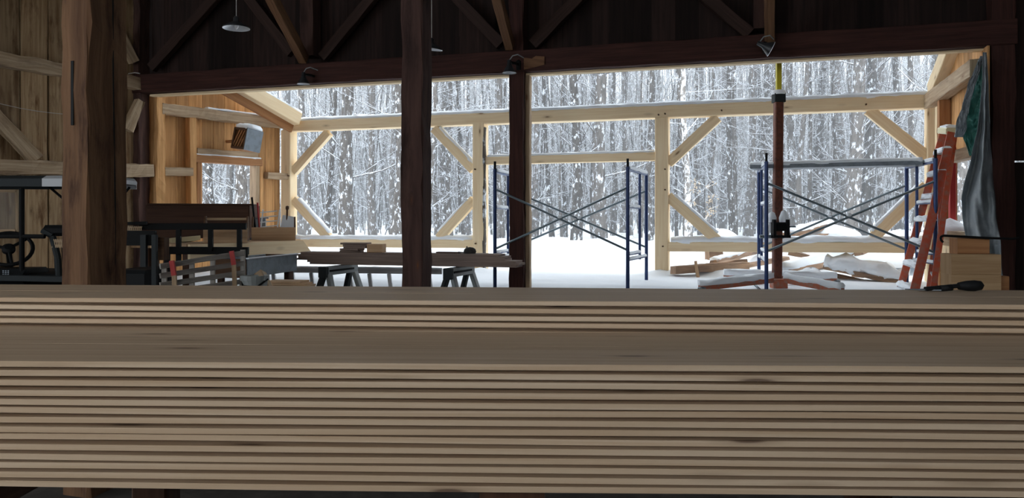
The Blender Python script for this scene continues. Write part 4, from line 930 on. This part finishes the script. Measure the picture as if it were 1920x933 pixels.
m = MB(); c = U(9, 510, 6.83)
for i in range(3):
    for j in range(3): m.bar(c + V((i * .022 - .02, 0, j * .016 - .02)), c + V((i * .022 - .006, 0, j * .016 - .02)), .004, .010, (0, 1, 0))
m.build('dash_buttons', 'zinc', uv_)
m = MB(); m.bar(up_to(U(-90, 520, 7.3), .60), up_to(U(240, 520, 7.3), .60), 1.1, .25, (0, 1, 0), bev=.06); m.build('body', 'blackpl', uv_)
m = MB(); m.bar(U(-60, 519, 6.8), U(128, 523, 6.8), .08, .05, (0, 1, 0)); m.build('side_step', 'darkgrey', uv_)
for x, y in ((-1, 0), (1, 0)):
    pass
for px in (-40, 250, 420):
    for d in (6.95, 7.95):
        m = MB(); c = up_to(U(px, HY, d), .32); m.lathe(c - V((0, .1, 0)), [(.12, 0), (.26, .0), (.31, .03), (.32, .1), (.31, .17), (.26, .2), (.12, .2)], 26, axis=(0, 1, 0)); m.lathe(c - V((0, .08, 0)), [(0, 0), (.13, 0), (.13, .16), (0, .16)], 16, axis=(0, 1, 0)); m.build('wheel', 'black', uv_)
def seat(x, d, nm='seat'):
    m = MB(); a = U(x, 432, d); pts = [a + V((0, 0, 0)), a + V((.09, 0, -.05)), a + V((.14, 0, -.25)), a + V((.15, 0, -.45))]
    for s_ in (0, .42): m = MB(); m.path([p + V((0, s_, 0)) for p in pts], .028, 8); o = m.build('seat_frame', 'darkgrey', uv_)
    m = MB(); m.bar(a + V((.19, .2, -.11)), a + V((.21, .2, -.46)), .40, .05, (0, 1, 0), bev=.02); m.bar(a + V((.01, .2, .0)), a + V((.28, .2, .0)), .42, .10, (0, 1, 0), bev=.03); m.build('seat_back', 'black', uv_)
    m = MB(); m.bar(a + V((-.30, .2, -.43)), a + V((.2, .2, -.45)), .44, .10, (0, 1, 0), bev=.03); m.build('seat_cushion', 'black', uv_)
    return o
seat(80, 6.95); seat(80, 7.42)
for (x0, x1, y0, y1, d) in ((98, 124, 448, 464, 6.93), (238, 263, 424, 434, 7.0)):
    m = MB(); n = int((x1 - x0) / 3.2)
    for i in range(n + 1):
        xx = x0 + (x1 - x0) * i / n; m.tube(U(xx, y1, d), U(xx + 3, y0, d), .004, 5); m.tube(U(xx + 3, y1, d), U(xx, y0, d), .004, 5)
    m.build('mesh_guard', 'brass', uv_, label='tan wire mesh guard')
# cargo bed and black rack
m = MB(); m.bar(U(236, 446, 6.7), U(292, 446, 6.7), .04, .13, (0, 1, 0)); m.build('bed_rail', 'black', uv_)
m = MB(); m.bar(U(270, 440, 6.66), U(270, 500, 6.66), .04, .05, (0, 1, 0)); m.bar(U(290, 440, 6.66), U(290, 560, 6.66), .04, .04, (0, 1, 0)); m.build('bed_post', 'darkgrey', uv_)
m = MB(); m.bar(up_to(U(241, 520, 7.0), .55), up_to(U(300, 520, 7.0), .55), .6, .72 * .9, (0, 1, 0), bev=.03); m.build('bed_front', 'blackpl', uv_)
m = MB(); m.bar(U(234, 419, 7.0), U(275, 418, 7.0), .04, .03, (0, 1, 0)); m.bar(U(262, 424.5, 7.05), U(462, 424, 7.2), .05, .062, (0, 1, 0)); m.build('rack_rail', 'black', uv_, label='upper black rack rail')
m = MB(); m.bar(U(314, 469, 7.0), U(466, 470, 7.1), .06, .068, (0, 1, 0)); m.build('rack_rail', 'black', uv_)
for x, y0, y1 in ((335, 430, 490), (395, 430, 470), (449, 430, 466), (460, 468, 540), (314, 470, 560)): m = MB(); m.bar(U(x, y0, 7.02), U(x, y1, 7.02), .035, .04, (0, 1, 0)); m.build('rack_post', 'black', uv_)
m = MB(); m.bar(up_to(U(305, HY, 7.35), .62), up_to(U(468, HY, 7.35), .62), .7, .06, (0, 1, 0)); m.build('bed_deck', 'black', uv_)
m = MB(); m.box(up_to(P(302, HY, 6.8), EYE - (487 - HY) / F * 6.8), .10, .1, .20, (1, 0, 0)); m.build('small_box', 'toteend', label='small reddish brown box wedged beside the black bed rail', cat='box')
ORG['x'] = V((0, 0, 0))
m = MB(); m.bar(U(312, 452, 7.9), U(366, 447, 8.1), .3, .05, (0, 1, 0)); m.build('white_board', 'cream', label='cream board lying behind the black rack', cat='board')

# ------------------------------------------------------------------ lamps
def pendant(x, y, d, r, lab, tilt=(0, 0, 1)):
    c = P(x, y, d); t = thing('pendant_lamp', lab, 'lamp', c); ax = V(tilt)
    m = MB(); m.lathe(c, [(r, 0), (r * .98, .012), (r * .55, r * .32), (r * .22, r * .52), (r * .2, r * .8), (r * .12, r * .9), (0, r * .92)], 28, axis=ax); m.build('shade', 'shade', t, smooth=True)
    m = MB(); m.lathe(c - ax * .002, [(r * 1.0, 0), (r * .96, .006), (r * .52, r * .3), (r * .2, r * .5), (0, r * .5)], 28, axis=ax); m.open = True; m.build('inner_enamel', 'enamel', t, label='white enamel inside of the shade', smooth=True)
    m = MB(); m.lathe(c + ax * r * .2, [(0, -.04), (.022, -.02), (.025, .01), (.014, .05), (0, .05)], 12, axis=ax); m.build('bulb', 'bulb', t, smooth=True)
    m = MB(); m.path([c + ax * r * .9, c + ax * r * .9 + Z * .3, up_to(c, 6.5)], .004, 6); m.build('cord', 'wire', t)
pendant(443, 53, 7.8, .135, 'white-lined enamel pendant lamp hanging at the upper left')
pendant(807, 92, 8.1, .13, 'enamel pendant lamp half hidden by the dark centre-left post', (.12, -.1, 1))
def clamp(x, y, lab, ax=(0, 0, 1), r=.078):
    c = P(x, y, dB(x) - .3); ax = V(ax).normalized(); t = thing('clamp_lamp', lab, 'clamp lamp', c)
    m = MB(); m.lathe(c, [(r, 0), (r * .97, .008), (r * .35, r * 1.15), (r * .28, r * 1.9), (0, r * 1.95)], 22, axis=ax); m.build('shade', 'shade', t, smooth=True)
    m = MB(); m.lathe(c - ax * .001, [(r * 1.02, 0), (r * .98, .006), (r * .32, r * 1.1), (0, r * 1.1)], 22, axis=ax); m.open = True; m.build('inner_reflector', 'enamel', t, smooth=True)
    k = c + ax * r * 1.6; w = k + nB * .18 + eB * .06
    m = MB(); m.path([k, k + nB * .08 + eB * .05, w], .016, 8); m.lathe(w, [(.0, -.07), (.03, -.06), (.035, .04), (0, .07)], 10); m.build('clamp', 'black', t)
    m = MB(); q = k + eB * .02; m.path([k + Z * .02, k + Z * .07 + eB * .04, k + Z * .08 + eB * .10, k + Z * .06 + eB * .14 + nB * .1], .006, 6); m.build('cord', 'horse', t)
clamp(569, 158, 'black clamp lamp on the header beneath the left upper post')
clamp(955, 137, 'black clamp lamp on the header above the slim centre post')
clamp(1446, 92, 'black clamp lamp with its shade turned toward the right, on the header', (-.9, .1, .45), .08)

# ------------------------------------------------------------------ foreground lumber stack
def dirv(deg): return V((math.cos(math.radians(deg)), math.sin(math.radians(deg)), 0))
TH = .0194
def shiplap(Wd):
    return [(0, .0074), (0, TH - .001), (.001, TH), (Wd - .032, TH), (Wd - .032, .0066), (Wd - .0005, .0066), (Wd - .0005, 0), (.0315, 0), (.0315, .0074)]
def board(cx_depth, z, Wd, L, deg, lab, mat, name='pine_board', grp=None, xs=0, seed=0):
    e = dirv(deg); n = V((-e.y, e.x, 0)); c = V((xs, cx_depth, z)) 
    m = MB(); m.prof(c - e * L / 2, c + e * L / 2, n, shiplap(Wd), seg=48, wave=.0035 if grp else .0015, uo=(seed * 7.3, seed * 3.1))
    return m.build(name, mat, label=lab, cat='board', group=grp)
ZL = EYE - 265 / F * 1.595          # top of the lower pile
nth = ['first', 'second', 'third', 'fourth', 'fifth', 'sixth', 'seventh', 'eighth', 'ninth', 'tenth', 'eleventh', 'twelfth', 'thirteenth', 'bottom']
rs = random.Random(3)
for k in range(14):
    z = ZL - TH * (k + 1); dj = rs.uniform(-.004, .004) + (.0 if k not in (8, 12) else .006)
    lab = 'pine board, %s from the top along the front of the lower pile' % nth[k] if k < 13 else 'pine board at the very bottom of the front pile'
    board(1.582 + dj + .0, z, .262, 3.6, -1.85, lab, 'stack', grp='front boards of the lower pile', seed=k + 1, xs=rs.uniform(-.05, .05))
for r in (1, 2, 3):
    for k in (0,):
        board(1.582 + .2312 * r, ZL - TH, .262, 4.2, -1.85, 'wide pale board on top of the lower pile, %s' % ['just behind its front edge', 'half hidden below the upper pile', 'hidden at the rear'][r - 1], 'stack', seed=30 + r)
D2 = 2.065
for k in range(4):
    z = ZL + TH * (3 - k) + .001
    board(D2 + rs.uniform(-.004, .004) + (.012 if k == 0 else 0), z, .252, 4.4, -4.1, 'pine board, %s along the front of the upper pile' % ['topmost', 'second from the top', 'third from the top', 'lowest'][k], 'stack', grp='front boards of the upper pile', seed=50 + k)
    board(D2 + .2212, z, .252, 4.4, -4.1, 'pine board, %s in the rear row of the upper pile' % ['topmost', 'second', 'third', 'lowest'][k], 'stack', grp='rear boards of the upper pile', seed=60 + k)
ZB = ZL - TH * 14
# bearers and the dark shelf below the pile
for x, lab in ((-1.25, 'left'), (0.0, 'middle'), (1.25, 'right')):
    t = thing('pile_bearer', 'dark timber trestle under the %s of the lumber pile' % lab, 'trestle', V((x, 2.05, 0)))
    m = MB(); m.bar(V((x, 1.92, ZB)) + Z * (TH * 6.5 - .001), V((x, 2.78, ZB)) + Z * (TH * 6.5 - .001), .14, TH * 12.9, (1, 0, 0)); m.build('bearer', 'darkbox', t)
    m = MB(); m.bar(V((x, 1.64, ZB - .05)), V((x, 2.78, ZB - .05)), .14, .098, (1, 0, 0)); m.build('cross_timber', 'darkbox', t)
    for y in (1.72, 2.7): m = MB(); m.bar(V((x, y, 0)), V((x, y, ZB - .1)), .12, .12, (1, 0, 0)); m.build('leg', 'darkbox', t)
sh = thing('under_shelf', 'dark plank shelf under the front of the lumber pile', 'shelf', V((0, 1.45, 0)))
m = MB(); m.bar(V((-1.5, 1.50, ZB - .06)), V((1.5, 1.44, ZB - .06)), .24, .03, (0, 1, 0)); m.build('plank', 'darkbox', sh)
for x in (-1.0, 1.0): m = MB(); m.bar(V((x, 1.48, 0)), V((x, 1.48, ZB - .075)), .08, .08, (0, 1, 0)); m.build('leg', 'darkbox', sh)
def crumple(x, y, w, dp, h, mat, nm, lab, cat, sd):
    m = MB()
    def fn(a, b):
        X = (a - .5) * w; Y = (b - .5) * dp; e = max(0, 1 - (abs(a - .5) * 2) ** 4) * max(0, 1 - (abs(b - .5) * 2) ** 4)
        return V((x + X, y + Y, ZB - .0445 + h * e * (.5 + .7 * abs(noise.noise(V((a * 5 + sd, b * 4, sd)))) + .3 * noise.noise(V((a * 14, b * 12 + sd, 0))))))
    m.grid(fn, 40, 20); o = m.build(nm, mat, label=lab, cat=cat, smooth=True)
crumple(-.83, 1.46, .34, .2, .045, 'greycloth', 'grey_cloth', 'grey cloth bunched under the left of the lumber pile', 'cloth', 3)
crumple(-.13, 1.47, .26, .18, .04, 'plastic', 'plastic_sheet', 'crumpled shiny plastic under the middle of the lumber pile', 'plastic sheet', 8)
crumple(-1.08, 1.46, .12, .16, .05, 'plastic', 'plastic_scrap', 'small pinkish plastic scrap at the lower left corner', 'plastic sheet', 14)
# black hand tool on the upper pile
ht = thing('hand_tool', 'black-handled tool with a thin flat blade on the right end of the upper pile', 'tool', P(1790, 545, 2.42))
zt = ZL + TH * 4 + .001
def HT(px, dz, d=2.36): v = P(px, HY, d); v.z = zt + dz; return v
m = MB(); m.slab([HT(1697, .006), HT(1740, .003), HT(1765, .004, 2.34), HT(1765, .004, 2.375), HT(1735, .003, 2.38)], (0, 0, .003)); m.build('blade', 'zinc', ht)
m = MB(); m.bar(HT(1735, .008), HT(1800, .018), .02, .012, (0, 1, 0), bev=.004); m.build('shaft', 'blackpl', ht)
m = MB(); m.tube(HT(1765, .011, 2.345), HT(1785, .013, 2.345), .009, 10); m.lathe(HT(1796, .017), [(0, 0), (.011, .002), (.016, .03), (.017, .05), (.014, .07), (0, .082)], 14, axis=V((1, 0, .02))); m.build('grip', 'blackpl', ht, smooth=True)
